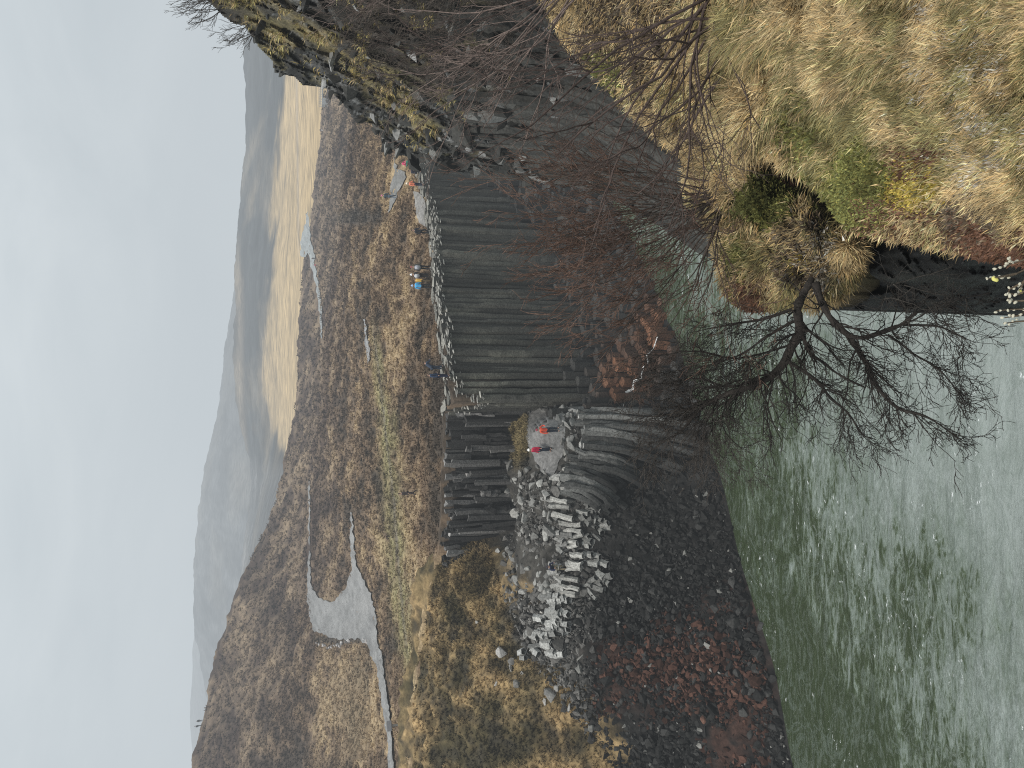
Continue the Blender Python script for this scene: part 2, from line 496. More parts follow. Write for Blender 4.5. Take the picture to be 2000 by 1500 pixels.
def f1_col(P):
    u, v, t = uv_of(P)
    x, y = P[..., 0], P[..., 1]
    n1 = fbm(x / 60, y / 110, 0, 4, 71); n2 = fbm(x / 45, y / 18, 0, 3, 73)
    top = np.interp(u, [500, 600, 680, 760, 850, 1000, 1200, 1330, 1400], [590, 560, 540, 528, 528, 540, 547, 547, 550])
    yl = sstep(-8, 10, v - top + 16 * n1 + 7 * n2)[..., None]
    yel = np.array([0.40, 0.290, 0.152]) * (1 + 0.12 * n2[..., None])
    gr = np.array([0.135, 0.12, 0.10])
    yel = yel * (1 - 0.45 * np.clip(n2 * 1.0 + 0.7 * n1 - 0.35, 0, 1)[..., None]) 
    blu = np.array([0.026, 0.028, 0.029]) * (1 + 0.5 * n2[..., None])
    blu = blu + np.clip(n1 - 0.1, 0, 1)[..., None] * np.array([0.11, 0.085, 0.055])
    top2 = np.clip(1 - np.abs(v - np.interp(u, [600, 725, 900, 1000], [478, 468, 468, 465])) / 12, 0, 1) * sstep(1010, 940, u)
    blu = blu + top2[..., None] * np.array([0.10, 0.075, 0.05])
    st = (sstep(620, 560, u) * 0.7)[..., None]
    blu = blu * (1 - st) + st * np.array([0.10, 0.10, 0.10]) * (1 + 0.9 * np.clip(n2, 0, 1)[..., None])
    rd = np.exp(-((v - 578 - 0.01 * (1500 - u)) / 2.2) ** 2)[..., None] * sstep(950, 1050, u)[..., None] * 0.6
    c = blu * (1 - yl) + yl * yel
    return np.clip(c * (1 - rd) + rd * np.array([0.25, 0.21, 0.17]), 0.01, 1)


hill_a = hill_mesh('valley_hill', F1, 250, 1560, 300, 880, 240, 420, f1_col,
                   lambda x, y: 1.6 * fbm(x / 45, y / 80, 0, 4, 75) + 0.9 * fbm(x / 9, y / 22, 0, 3, 77) * sstep(640, 720, y))
tag(hill_a, 'straw coloured valley floor under a dark wooded hillside', kind='structure')

F2 = [(u, 560, 950) for u in (50, 250, 450, 650, 850, 1050)]
F2 += [(u, v + (520 - v) * 0.5, 1180) for u, v in ((50, 440), (250, 382), (450, 387), (650, 414), (850, 440), (1050, 470))]
SKY2 = [(0, 440), (100, 415), (144, 402), (205, 391), (243, 385), (260, 380), (320, 378), (400, 379), (475, 385), (575, 397), (635, 411), (700, 425), (775, 434), (850, 443), (925, 455), (1050, 470)]
F2 += [(u, v, 1400) for u, v in SKY2]


def f2_col(P):
    u, v, t = uv_of(P)
    x, y = P[..., 0], P[..., 1]
    n1 = fbm(x / 130, y / 160, 0, 4, 81); n2 = fbm(x / 22, y / 50, 0, 3, 83)
    c = np.array([0.062, 0.063, 0.064]) * (1 + 0.5 * n2[..., None]) + np.clip(n1, 0, 1)[..., None] * np.array([0.07, 0.06, 0.045])
    d = sstep(0.1, 0.5, n1 + 0.4 * n2)[..., None] * 0.4 * sstep(560, 640, u)[..., None]
    c = c * (1 - d) + d * np.array([0.06, 0.062, 0.06])
    return np.clip(c, 0.02, 1)


hill_b = hill_mesh('stony_hill', F2, -40, 1080, 950, 1400, 170, 460, f2_col, lambda x, y: 3.0 * fbm(x / 60, y / 90, 0, 4, 85) * sstep(1400, 1250, y) + 1.6 * fbm(x / 14, y / 30, 0, 3, 87))
tag(hill_b, 'pale stony hill fading into haze behind the valley', kind='structure')
F3 = [(u, 480, 1500) for u in (-100, 50, 200, 350)] + [(-150, 392, 1900), (-60, 384, 1900), (0, 379, 1900), (40, 375, 1900), (67, 373, 1900), (120, 371, 1900), (200, 375, 1900), (260, 380, 1900), (350, 395, 1900)]
hill_c = hill_mesh('distant_hill', F3, -140, 340, 1500, 1900, 50, 160, lambda P: np.full(P.shape, 0.11) + 0.03 * fbm(P[..., 0] / 90, P[..., 1] / 90, 0, 3, 91)[..., None], lambda x, y: 2.0 * fbm(x / 60, y / 90, 0, 3, 93))
tag(hill_c, 'faint grey hill on the horizon', kind='structure')

# land far beyond the frame so that the horizon closes
base = new_mesh('valley_ground', [(-2600, 330, 2), (2600, 330, 2), (2600, 2900, 2), (-2600, 2900, 2)], [(0, 1, 2, 3)], M_FAR, col=np.full((4, 3), 0.15))
tag(base, 'dull valley ground between the hills', kind='structure')

# ------------------------------------------------------------------ river
nx, ny = 300, 260
xs = np.linspace(-60, 60, nx); ys = np.linspace(-10, 110, ny)
X, Y = np.meshgrid(xs, ys)
Z = np.zeros_like(X)
mw, nt, bs = mat_new('river_water')
N = nt.nodes; L = nt.links
geo = N.new('ShaderNodeNewGeometry')
sep = N.new('ShaderNodeSeparateXYZ'); L.new(geo.outputs['Position'], sep.inputs[0])


def noise_node(scale, st, detail=5, rough=0.6, dist=0.0):
    mp = N.new('ShaderNodeMapping'); mp.inputs['Scale'].default_value = st
    mp.inputs['Rotation'].default_value = (0, 0, math.radians(-12))
    L.new(geo.outputs['Position'], mp.inputs['Vector'])
    n = N.new('ShaderNodeTexNoise'); n.inputs['Scale'].default_value = scale; n.inputs['Detail'].default_value = detail; n.inputs['Roughness'].default_value = rough
    n.inputs['Distortion'].default_value = dist
    L.new(mp.outputs['Vector'], n.inputs['Vector'])
    return n.outputs['Fac']


def math_node(op, a, b=None, clamp=False):
    n = N.new('ShaderNodeMath'); n.operation = op; n.use_clamp = clamp
    for i, x in enumerate((a, b)):
        if x is None: continue
        if isinstance(x, (int, float)): n.inputs[i].default_value = x
        else: L.new(x, n.inputs[i])
    return n.outputs[0]


def ramp(fac, pts):
    r = N.new('ShaderNodeValToRGB')
    while len(r.color_ramp.elements) < len(pts): r.color_ramp.elements.new(0.5)
    for e, (p, c) in zip(r.color_ramp.elements, pts):
        e.position = p; e.color = (c + (1,)) if isinstance(c, tuple) else (c, c, c, 1)
    L.new(fac, r.inputs[0])
    return r.outputs[0]


def mixc(f, a, b):
    n = N.new('ShaderNodeMixRGB')
    if isinstance(f, (int, float)): n.inputs[0].default_value = f
    else: L.new(f, n.inputs[0])
    for i, x in ((1, a), (2, b)):
        if isinstance(x, tuple): n.inputs[i].default_value = x + (1,)
        else: L.new(x, n.inputs[i])
    return n.outputs[0]


WATER = dict(sep=sep)
# distance to the far shore: the shore runs from (-22,38) to (5,54)
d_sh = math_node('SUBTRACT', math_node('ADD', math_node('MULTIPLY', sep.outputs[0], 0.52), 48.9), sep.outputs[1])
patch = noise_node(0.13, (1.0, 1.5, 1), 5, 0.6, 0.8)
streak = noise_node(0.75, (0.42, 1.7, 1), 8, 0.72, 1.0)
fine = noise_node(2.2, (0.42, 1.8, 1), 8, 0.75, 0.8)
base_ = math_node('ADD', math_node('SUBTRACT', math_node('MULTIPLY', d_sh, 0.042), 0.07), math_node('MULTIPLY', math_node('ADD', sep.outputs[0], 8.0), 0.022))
refl_mask = math_node('ADD', base_, math_node('MULTIPLY', math_node('SUBTRACT', patch, 0.5), 1.5))  # low values: dark reflection of the far bank, painted into the water colour
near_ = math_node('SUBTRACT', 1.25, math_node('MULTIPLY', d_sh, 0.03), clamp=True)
strk = math_node('MULTIPLY', math_node('ADD', math_node('MULTIPLY', math_node('SUBTRACT', streak, 0.5), 1.7), math_node('MULTIPLY', math_node('SUBTRACT', fine, 0.5), 1.5)), near_)  # ripple light and dark imitated by streaks in the colour
refl_mask = math_node('ADD', refl_mask, strk)
milk_refl = ramp(refl_mask, [(0.20, (0.028, 0.042, 0.014)), (0.36, (0.058, 0.080, 0.040)), (0.46, (0.16, 0.195, 0.16)), (0.68, (0.215, 0.25, 0.226)), (1.0, (0.295, 0.332, 0.314))])  # dark green end is painted reflection, pale end the milky water
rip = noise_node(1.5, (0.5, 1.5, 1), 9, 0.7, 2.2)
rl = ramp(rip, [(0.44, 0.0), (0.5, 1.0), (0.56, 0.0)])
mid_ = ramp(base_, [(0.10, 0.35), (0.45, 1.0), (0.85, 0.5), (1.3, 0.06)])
milk_refl = mixc(math_node('MULTIPLY', math_node('MULTIPLY', rl, mid_), 0.55), milk_refl, (0.055, 0.072, 0.045))  # dark sides of ripples painted into the colour
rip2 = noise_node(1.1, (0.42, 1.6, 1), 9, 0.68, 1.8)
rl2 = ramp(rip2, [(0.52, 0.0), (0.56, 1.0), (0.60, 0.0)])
milk_refl = mixc(math_node('MULTIPLY', math_node('MULTIPLY', rl2, mid_), 0.5), milk_refl, (0.33, 0.38, 0.35))  # pale ripple glints painted into the colour
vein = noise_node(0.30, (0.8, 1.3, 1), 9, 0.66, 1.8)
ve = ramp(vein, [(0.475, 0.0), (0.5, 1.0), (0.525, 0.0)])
milk_refl = mixc(math_node('MULTIPLY', ve, 0.42), milk_refl, (0.15, 0.185, 0.16))
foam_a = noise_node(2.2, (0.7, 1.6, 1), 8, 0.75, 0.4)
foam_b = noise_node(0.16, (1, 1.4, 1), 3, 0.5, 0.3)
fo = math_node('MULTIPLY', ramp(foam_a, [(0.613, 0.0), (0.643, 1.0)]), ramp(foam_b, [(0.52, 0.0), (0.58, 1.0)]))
col = mixc(fo, milk_refl, (0.85, 0.88, 0.88))
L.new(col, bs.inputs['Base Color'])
bs.inputs['Roughness'].default_value = 0.18
bs.inputs['IOR'].default_value = 1.33
bs.inputs['Specular IOR Level'].default_value = 0.4
bump = N.new('ShaderNodeBump'); bump.inputs['Strength'].default_value = 0.9; bump.inputs['Distance'].default_value = 0.25
hsum = math_node('ADD', math_node('MULTIPLY', streak, 0.9), math_node('MULTIPLY', fine, 0.35))
L.new(hsum, bump.inputs['Height']); L.new(bump.outputs['Normal'], bs.inputs['Normal'])
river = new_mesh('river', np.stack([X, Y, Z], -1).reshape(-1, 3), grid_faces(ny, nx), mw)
tag(river, 'milky grey green river with ripples and dark green reflections', kind='structure')
# ------------------------------------------------------------------ basalt columns


def column_mesh(acc, base, top, r, c, rings=12, sides=6, ang=0.0, wob=0.03, tilt=0.25, taper=0.0, path=None, rs=None, joint=0.3, capc=None, cf=None):
    """one prism from base to top (or along a path of points), slightly wandering, joints as small sideways steps"""
    rs = rs or RNG
    if path is None:
        w = np.linspace(0, 1, rings)[:, None]
        path = np.asarray(base)[None] * (1 - w) + np.asarray(top)[None] * w
    path = np.asarray(path, float); n = len(path)
    tan = np.gradient(path, axis=0); tan /= np.linalg.norm(tan, axis=1)[:, None] + 1e-9
    ref = np.array([0.0, -1.0, 0.0]) if abs(tan[0, 1]) < 0.8 else np.array([1.0, 0, 0])
    X = np.cross(ref, tan); X /= np.linalg.norm(X, axis=1)[:, None]
    Yv = np.cross(tan, X)
    phi = ang + np.arange(sides) / sides * 2 * np.pi + rs.uniform(-0.14, 0.14, sides)
    rad = r * rs.uniform(0.86, 1.12, sides)
    off = np.zeros((n, 2)); cur = rs.normal(0, wob, 2); scale = np.ones(n)
    for i in range(n):
        jn_ = rs.random() < joint
        if jn_: cur = cur * 0.4 + rs.normal(0, wob, 2)
        off[i] = cur; scale[i] = 1 + rs.normal(0, 0.025) - (0.07 if jn_ and 0 < i < n - 1 else 0)
    V = []
    for i in range(n):
        rr = rad * scale[i] * (1 - taper * i / (n - 1))
        V.append(path[i] + X[i] * (np.cos(phi) * rr + off[i, 0])[:, None] + Yv[i] * (np.sin(phi) * rr + off[i, 1])[:, None])
    V = np.array(V)
    V[-1] += tan[-1] * (rs.uniform(-0.5, 0.5, sides) * r * tilt)[:, None]
    cc = np.broadcast_to(np.asarray(c, float), (n, sides, 3)).copy()
    if cf is not None: cc = cf(V, cc)
    topc = V[-1].mean(0) + tan[-1] * r * 0.08
    VV = np.concatenate([V.reshape(-1, 3), V[-1] * 0.999 + topc * 0.001, topc[None]], 0)
    kc = np.asarray(capc if capc is not None else np.asarray(c) * 1.7, float)
    CC = np.concatenate([cc.reshape(-1, 3), np.broadcast_to(kc, (sides + 1, 3))], 0)
    li = []; lt = []
    for i in range(n - 1):
        for s in range(sides):
            s2 = (s + 1) % sides
            li += [i * sides + s, i * sides + s2, (i + 1) * sides + s2, (i + 1) * sides + s]; lt.append(4)
    o = n * sides
    for s in range(sides):
        li += [o + s, o + (s + 1) % sides, o + sides]; lt.append(3)
    acc.add(VV, li, lt, CC)


GREY = np.array([0.047, 0.0455, 0.040])


def polyline(ctrl, step):
    """walk along a plan polyline of 3D points, return positions + direction"""
    c = np.asarray(ctrl, float)
    seg = np.linalg.norm(np.diff(c[:, :2], axis=0), axis=1); s = np.concatenate([[0], np.cumsum(seg)])
    k = np.arange(0, s[-1], step)
    return np.stack([np.interp(k, s, c[:, i]) for i in range(3)], -1), k


def lichen(V, cc):
    x, y, z = V[..., 0], V[..., 1], V[..., 2]
    n = fbm(x / 1.2, y / 1.2, z / 3.5, 3, 101)
    hi = sstep(6, 15, z)
    w = (np.clip(0.25 + 0.9 * n, 0, 1) * hi * 0.85 * sstep(30, -5, x))[..., None]
    cc = cc * (1 - w) + w * np.array([0.155, 0.15, 0.122]) * (1 + 0.4 * vnoise(x * 5, y * 5, z * 5, 3)[..., None])
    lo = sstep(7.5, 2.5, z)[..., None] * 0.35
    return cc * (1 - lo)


cliff = empty('column_cliff', pt(950, 1150, 66))
tag(cliff, 'tall dark cliff of straight upright basalt columns facing the river in the middle', 'cliff')
ctrl = [pt(697, 872, 60.5), pt(715, 885, 57.3), pt(760, 877, 58), pt(850, 866, 61), pt(950, 852, 65), pt(1050, 846, 70), pt(1140, 828, 79), pt(1215, 808, 88)]
pos, k = polyline(ctrl, 0.60)
ledge_pts = []
for i, p in enumerate(pos):
    rs = np.random.default_rng(1000 + i)
    r = rs.uniform(0.27, 0.47)
    dy = rs.normal(0, 0.16) + 0.35 * math.sin(i * 1.9) * 0.6
    zt = p[2] - 0.15 + rs.normal(0, 0.12)
    if i < 9: zt -= rs.uniform(0, 0.9)
    if i in (4, 5, 6): zt -= 1.5
    bx_, by_ = p[0], p[1] + dy
    zb = min(LOW(bx_, by_ - 0.5), 7) - 1.5
    c = GREY * rs.uniform(0.55, 1.4)
    a = Acc()
    lean = rs.normal(0, 0.08)
    column_mesh(a, (bx_ + lean, by_ - 0.35, zb), (bx_, by_ + 0.05, zt), r, c, rings=26, ang=rs.uniform(0, 1), wob=0.04, rs=rs, joint=0.22, cf=lichen, capc=np.array([0.26, 0.25, 0.225]) * rs.uniform(0.35, 1.1))
    o = a.obj('column', M_BASALT); adopt(cliff, o)
    ledge_pts.append((bx_, by_, zt))
# second row closes the gaps and makes the ledge
a = Acc()
for i, p in enumerate(pos):
    for row in (1, 2):
        rs = np.random.default_rng(3000 + i * 3 + row)
        q = p + np.array([0.4 * (row % 2), 0.72 * row, 0])
        q += rs.normal(0, 0.08, 3)
        column_mesh(a, (q[0], q[1], 0.0), (q[0], q[1], p[2] + 0.05 + rs.uniform(-0.25, 0.2)), 0.5, GREY * 0.8, rings=4, ang=rs.uniform(0, 1), rs=rs, capc=np.array([0.25, 0.24, 0.21]) * rs.uniform(0.35, 1.1))
o = a.obj('column_backing', M_BASALT); adopt(cliff, o); o['kind'] = 'stuff'

# weathered wall in the recess
old = empty('weathered_cliff', pt(550, 1000, 61))
tag(old, 'low crumbling grey cliff of broken columns under the brown heath, behind the scree', 'cliff')
ctrl = [pt(392, 862, 62.3), pt(430, 862, 61.8), pt(500, 866, 61.3), (pt(600, 870, 61.3)), pt(690, 872, 60.6), pt(702, 876, 59.6)]
pos, k = polyline(ctrl, 0.27)
a = Acc()
for i, p in enumerate(pos):
    for row in (0, 1):
        rs = np.random.default_rng(5000 + i * 2 + row)
        uq, vq, tq = uv_of(p)
        fade = float(sstep(385, 470, uq))
        y = p[1] - 0.15 - 0.75 * (row == 0) * rs.uniform(0, 1) - 0.5 * vnoise(i * 0.23, 0, 0, 7) + 0.5 * row
        zt = p[2] - (rs.uniform(0.3, 3.6) if row == 0 else rs.uniform(0.0, 0.9))
        zb = 9.3 if row else 9.3 + (rs.random() < 0.3) * rs.uniform(0, 2)
        zb = max(zb, p[2] - 6.0 * fade - 1.2)
        zb = min(zb, zt - 0.4)
        light = rs.random() ** 2
        c = np.array([0.052, 0.050, 0.048]) * (0.45 + 2.6 * light * (rs.random() < 0.75))
        x_ = p[0] + rs.normal(0, 0.12)
        n = rs.integers(1, 4)
        zz = np.sort(rs.uniform(zb, zt, n - 1)).tolist()
        zz = [zb] + zz + [zt]
        for s in range(n):
            ox, oy = rs.normal(0, 0.08), rs.normal(0, 0.16)
            column_mesh(a, (x_ + ox, y + oy, zz[s]), (x_ + ox + rs.normal(0, .06), y + oy + 0.12, zz[s + 1] - 0.02), rs.uniform(0.15, 0.34), c * rs.uniform(0.7, 1.35), rings=5, sides=5, ang=rs.uniform(0, 1), wob=0.05, rs=rs, tilt=1.0, joint=0.7)
o = a.obj('column_wall', M_BASALT); adopt(old, o)

# broken column ends stepping down to the river below the cliff
a = Acc(); nst = 0
steps = empty('stepped_columns', pt(850, 1270, 58))
tag(steps, 'low dark terraces of broken columns stepping down to the water under the cliff', 'rock terrace')
pitch = 0.78
cand = []
for iy in range(0, 60):
    for ix in range(0, 60):
        x = -6.5 + ix * pitch + (iy % 2) * pitch / 2; y = 43 + iy * pitch * 0.866
        cand.append((x, y))
cand = np.array(cand)
wl = np.array([pt(600, 1394, 52.6), pt(750, 1344, 56), pt(880, 1294, 59.5), pt(950, 1264, 62), pt(1100, 1203, 69), pt(1200, 1180, 74), pt(1300, 1160, 82)])
fr = np.array([pt(690, 868, 60.5), pt(715, 885, 57.3), pt(760, 877, 58), pt(850, 866, 61), pt(950, 852, 65), pt(1050, 846, 70), pt(1140, 828, 79), pt(1215, 808, 88)])
y_w = np.interp(cand[:, 0], wl[:, 0], wl[:, 1]); y_f = np.interp(cand[:, 0], fr[:, 0], fr[:, 1])
m = (cand[:, 1] > y_w - 0.4) & (cand[:, 1] < y_f - 0.2)
cand = cand[m]; f = ((cand[:, 1] - y_w[m]) / (y_f[m] - y_w[m]))
for i, ((x, y), ff) in enumerate(zip(cand, f)):
    rs = np.random.default_rng(9000 + i)
    z = float(LOW(x, y)) + 0.75 + 0.7 * vnoise(x / 2.1, y / 2.1, 0, 4) + rs.uniform(-0.3, 0.4)
    z = round(z / 0.8) * 0.8 + rs.uniform(-0.12, 0.12)
    z = max(z, 0.12)
    u_, v_, t_ = uv_of((x, y, z))
    if u_ < 690:
        continue
    rust = float(np.clip(blob(u_, v_, 750, 1215, 95, 60, s=22, sc=40) + blob(u_, v_, 850, 1270, 80, 45, s=23, sc=40), 0, 1))
    c = np.array([0.027, 0.0265, 0.025]) * rs.uniform(0.6, 1.6)
    c = c * (1 - rust) + rust * np.array([0.105, 0.050, 0.028]) * rs.uniform(0.5, 1.4)
    column_mesh(a, (x, y, -1.2), (x + rs.normal(0, .03), y, z), rs.uniform(0.40, 0.47), c, rings=5, ang=rs.uniform(0, .5), rs=rs, wob=0.03, tilt=0.3, capc=c * 1.3)
o = a.obj('column_steps', M_BASALT); adopt(steps, o)
# the white trickle that falls over the terraces
casc = [(638, 1178, 0.5), (652, 1180, .5), (655, 1192, .5), (670, 1196, .5), (674, 1206, .7), (690, 1208, .8), (694, 1216, .8), (712, 1218, .7)], [(733, 1222, 1.0), (740, 1236, 1.3), (756, 1238, 1.2), (760, 1252, 1.0), (774, 1254, 1.0), (786, 1258, .6)], [(790, 1266, .6), (806, 1263, .6), (818, 1276, .6), (842, 1284, .5)]
wr = empty('small_waterfall', pt(760, 1240, 57))
tag(wr, 'thin white trickle of water running over the rusty column steps', 'waterfall')
mwf, nt, bs = mat_new('white_water')
nn = nt.nodes.new('ShaderNodeTexNoise'); nn.inputs['Scale'].default_value = 6; nn.inputs['Detail'].default_value = 6
cr = nt.nodes.new('ShaderNodeValToRGB'); cr.color_ramp.elements[0].position = 0.35; cr.color_ramp.elements[0].color = (0.30, 0.27, 0.25, 1); cr.color_ramp.elements[1].position = 0.6; cr.color_ramp.elements[1].color = (0.8, 0.8, 0.8, 1)
g_ = nt.nodes.new('ShaderNodeNewGeometry')
nt.links.new(g_.outputs['Position'], nn.inputs['Vector']); nt.links.new(nn.outputs['Fac'], cr.inputs[0]); nt.links.new(cr.outputs[0], bs.inputs['Base Color'])
bs.inputs['Roughness'].default_value = 0.4
from mathutils.bvhtree import BVHTree


def tree_of(*objs):
    vs, ps = [], []
    for o in objs:
        me = o.data; n = len(vs)
        mw_ = o.matrix_world
        vs += [mw_ @ v.co for v in me.vertices]
        ps += [[i + n for i in p.vertices] for p in me.polygons]
    return BVHTree.FromPolygons(vs, ps)


bpy.context.view_layer.update()
BV = tree_of(bank, *[c for c in steps.children])


def cast(u, v, bv=None):
    """first surface along the view ray"""
    p = pt(u, v, 1.0) - EYE
    d = Vector(p).normalized()
    h = (bv or BV).ray_cast(Vector(EYE), d)
    return (np.array(h[0]), np.array(h[1])) if h[0] is not None else (None, None)


for si, strip in enumerate(casc):
    s = np.array(strip, float)
    kk = np.linspace(0, len(s) - 1, 40)
    uu_ = np.interp(kk, range(len(s)), s[:, 0]); vv_ = np.interp(kk, range(len(s)), s[:, 1]); ww = np.interp(kk, range(len(s)), s[:, 2])
    pts = []
    for u_, v_ in zip(uu_, vv_):
        h, _ = cast(u_, v_)
        if h is not None: pts.append(h)
    pts = np.array(pts)
    V = []
    for i, p in enumerate(pts):
        hw = 0.075 * ww[i] * (1 + 0.5 * vnoise(i * 0.7, si, 0, 5))
        dvw = (EYE - p) / np.linalg.norm(EYE - p)
        nb = pts[min(i + 1, len(pts) - 1)] - pts[max(i - 1, 0)]
        sd_ = np.cross(nb, dvw); sd_ /= np.linalg.norm(sd_) + 1e-9
        V += [p + dvw * 0.10 - sd_ * hw, p + dvw * 0.16, p + dvw * 0.10 + sd_ * hw]
    n = len(pts)
    F = []
    for i in range(n - 1):
        F += [(3 * i, 3 * i + 1, 3 * i + 4, 3 * i + 3), (3 * i + 1, 3 * i + 2, 3 * i + 5, 3 * i + 4)]
    o = new_mesh('water_strand', V, F, mwf); adopt(wr, o)

# bent columns fanning down the slope, and the pale stumps on its crest
fan = empty('bent_columns', pt(600, 1250, 54))
tag(fan, 'fan of long grey bent columns sweeping down from the shelf to the dark slope', 'rock outcrop')
for i in range(46):
    rs = np.random.default_rng(400 + i)
    f = i / 45.0
    us = 705 - 165 * f + rs.normal(0, 3); vs = 1122 + 22 * math.sin(f * 5) + rs.normal(0, 6)
    ln = (300 - 190 * f) * rs.uniform(0.6, 1.0)
    bend = 10 + 75 * f
    ss = np.linspace(0, 1, 14)
    up = us - bend * ss ** 1.8 * (ln / 200); vp = vs + ln * (ss - 0.12 * ss ** 2 * f)
    tt = hit(up, vp, LOWS_G, 40, 70, 120) - 0.45 + 0.28 * rs.normal() - 0.3 * np.sin(ss * 3.1)
    # smooth depth along the column
    pf = np.polyfit(ss, tt, 2); tt = np.polyval(pf, ss)
    P = pt(up, vp, tt)[::-1]
    a = Acc()
    c = np.array([0.080, 0.080, 0.076]) * rs.uniform(0.35, 1.7)
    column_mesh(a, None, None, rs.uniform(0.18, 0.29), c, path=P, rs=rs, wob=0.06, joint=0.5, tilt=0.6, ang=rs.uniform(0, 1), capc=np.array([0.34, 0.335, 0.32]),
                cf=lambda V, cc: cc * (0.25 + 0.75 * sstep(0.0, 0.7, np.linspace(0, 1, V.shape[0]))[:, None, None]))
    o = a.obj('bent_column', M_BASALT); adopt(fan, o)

pale = empty('pale_columns', pt(480, 1130, 53.5))
tag(pale, 'ridge of pale whitish grey column stumps standing side by side on the crest of the slope', 'rock outcrop')


def stump(u0, v0, u1, v1, r, c, seed, lift=0.5, sides=6):
    rs = np.random.default_rng(seed)
    t = float(hit((u0 + u1) / 2, (v0 + v1) / 2, LOWS_G, 40, 70, 120)[0]) - lift
    P = pt(np.linspace(u0, u1, 6), np.linspace(v0, v1, 6), np.linspace(t + 0.45, t - 0.15, 6))[::-1]
    a = Acc()
    column_mesh(a, None, None, r, c, path=P, rs=rs, wob=0.05, joint=0.4, tilt=0.9, ang=rs.uniform(0, 1), capc=np.asarray(c) * 1.15, sides=sides)
    o = a.obj('column_stump', M_BASALT); adopt(pale, o)


STUMPS = [(585, 1092, 590, 1112, 9), (571, 1086, 575, 1110, 9), (566, 1098, 562, 1122, 9), (554, 1086, 548, 1122, 10), (541, 1082, 536, 1116, 10), (527, 1074, 523, 1110, 10), (514, 1072, 508, 1112, 12), (497, 1080, 492, 1116, 12), (478, 1090, 475, 1136, 9),
          (463, 1097, 461, 1134, 8), (452, 1104, 450, 1142, 8), (440, 1106, 439, 1132, 7), (430, 1108, 429, 1130, 7), (414, 1112, 416, 1134, 10), (399, 1110, 402, 1132, 11), (386, 1104, 390, 1136, 8), (375, 1096, 374, 1134, 9), (360, 1090, 352, 1132, 9), (345, 1086, 340, 1118, 8)]
for i, (u0, v0, u1, v1, wpx) in enumerate(STUMPS):
    u1 += random.uniform(-7, 7); v1 += random.uniform(-6, 8); v0 += random.uniform(-5, 4)
    stump(u0, v0, u1, v1, wpx * 53.0 / FPX * random.uniform(0.5, 0.75), np.array([0.36, 0.35, 0.325]) * random.uniform(0.6, 1.2), 700 + i)
for i in range(58):
    rs = np.random.default_rng(640 + i)
    u0 = rs.uniform(350, 600); cv = np.interp(u0, [350, 450, 520, 600], [1112, 1122, 1100, 1108])
    below = rs.random() < 0.65
    v0 = cv + (rs.uniform(18, 60) if below else rs.uniform(-52, -22)); l = rs.uniform(10, 26)
    stump(u0, v0, u0 + rs.normal(-3, 7), v0 + l, rs.uniform(0.15, 0.30), np.array([0.21, 0.208, 0.195] if below else [0.27, 0.265, 0.25]) * rs.uniform(0.4, 1.2), 760 + i, lift=0.3, sides=5)
for i in range(46):
    rs = np.random.default_rng(800 + i)
    f = rs.random()
    u0 = 335 - 115 * f + rs.normal(0, 6); v0 = 1085 - 48 * f + rs.uniform(-26, 44)
    l = rs.uniform(10, 24)
    stump(u0, v0, u0 + rs.normal(-2, 5), v0 + l, rs.uniform(0.16, 0.34), np.array([0.28, 0.278, 0.265]) * rs.uniform(0.45, 1.3), 850 + i, lift=0.35, sides=5)

# ------------------------------------------------------------------ loose boulders
ROCKS = []
for i in range(10):
    bm = bmesh.new()
    rs = np.random.default_rng(60 + i)
    pts = rs.normal(size=(15, 3)); pts /= np.linalg.norm(pts, axis=1)[:, None]
    pts *= np.array([1, rs.uniform(0.6, 0.95), rs.uniform(0.5, 0.85)]) * rs.uniform(0.8, 1.05, (15, 1))
    for p in pts: bm.verts.new(p)
    r = bmesh.ops.convex_hull(bm, input=bm.verts)
    bmesh.ops.delete(bm, geom=[g for g in r['geom_interior'] if isinstance(g, bmesh.types.BMVert)], context='VERTS')
    bmesh.ops.bevel(bm, geom=bm.edges[:], offset=0.045, segments=1, affect='EDGES')
    me = bpy.data.meshes.new('boulder')
    bm.to_mesh(me); bm.free()
    ROCKS.append(me)
    for p in me.polygons: p.use_smooth = False
ROCK_V = []
for i in range(8):
    bm = bmesh.new(); rs = np.random.default_rng(160 + i)
    pts = rs.normal(size=(9, 3)); pts /= np.linalg.norm(pts, axis=1)[:, None]
    pts *= np.array([1, rs.uniform(0.6, 0.95), rs.uniform(0.5, 0.9)])
    for p in pts: bm.verts.new(p)
    bmesh.ops.convex_hull(bm, input=bm.verts)
    bm.verts.ensure_lookup_table(); bm.verts.index_update()
    ROCK_V.append((np.array([v.co for v in bm.verts]), [[v.index for v in f.verts] for f in bm.faces]))
    bm.free()


def rot_rand(rs):
    q = rs.normal(size=4); q /= np.linalg.norm(q)
    w_, x, y, z = q
    return np.array([[1 - 2 * (y * y + z * z), 2 * (x * y - z * w_), 2 * (x * z + y * w_)], [2 * (x * y + z * w_), 1 - 2 * (x * x + z * z), 2 * (y * z - x * w_)], [2 * (x * z - y * w_), 2 * (y * z + x * w_), 1 - 2 * (x * x + y * y)]])


ROCK_CACHE = {}


def rock_mesh(i, col, key):
    k_ = (i, key)
    if k_ not in ROCK_CACHE:
        me = ROCKS[i].copy()
        c = np.ones((len(me.vertices), 4), np.float32); c[:, :3] = col
        me.color_attributes.new('Col', 'FLOAT_COLOR', 'POINT').data.foreach_set('color', c.ravel())
        me.materials.append(M_ROCK)
        ROCK_CACHE[k_] = me
    return ROCK_CACHE[k_]


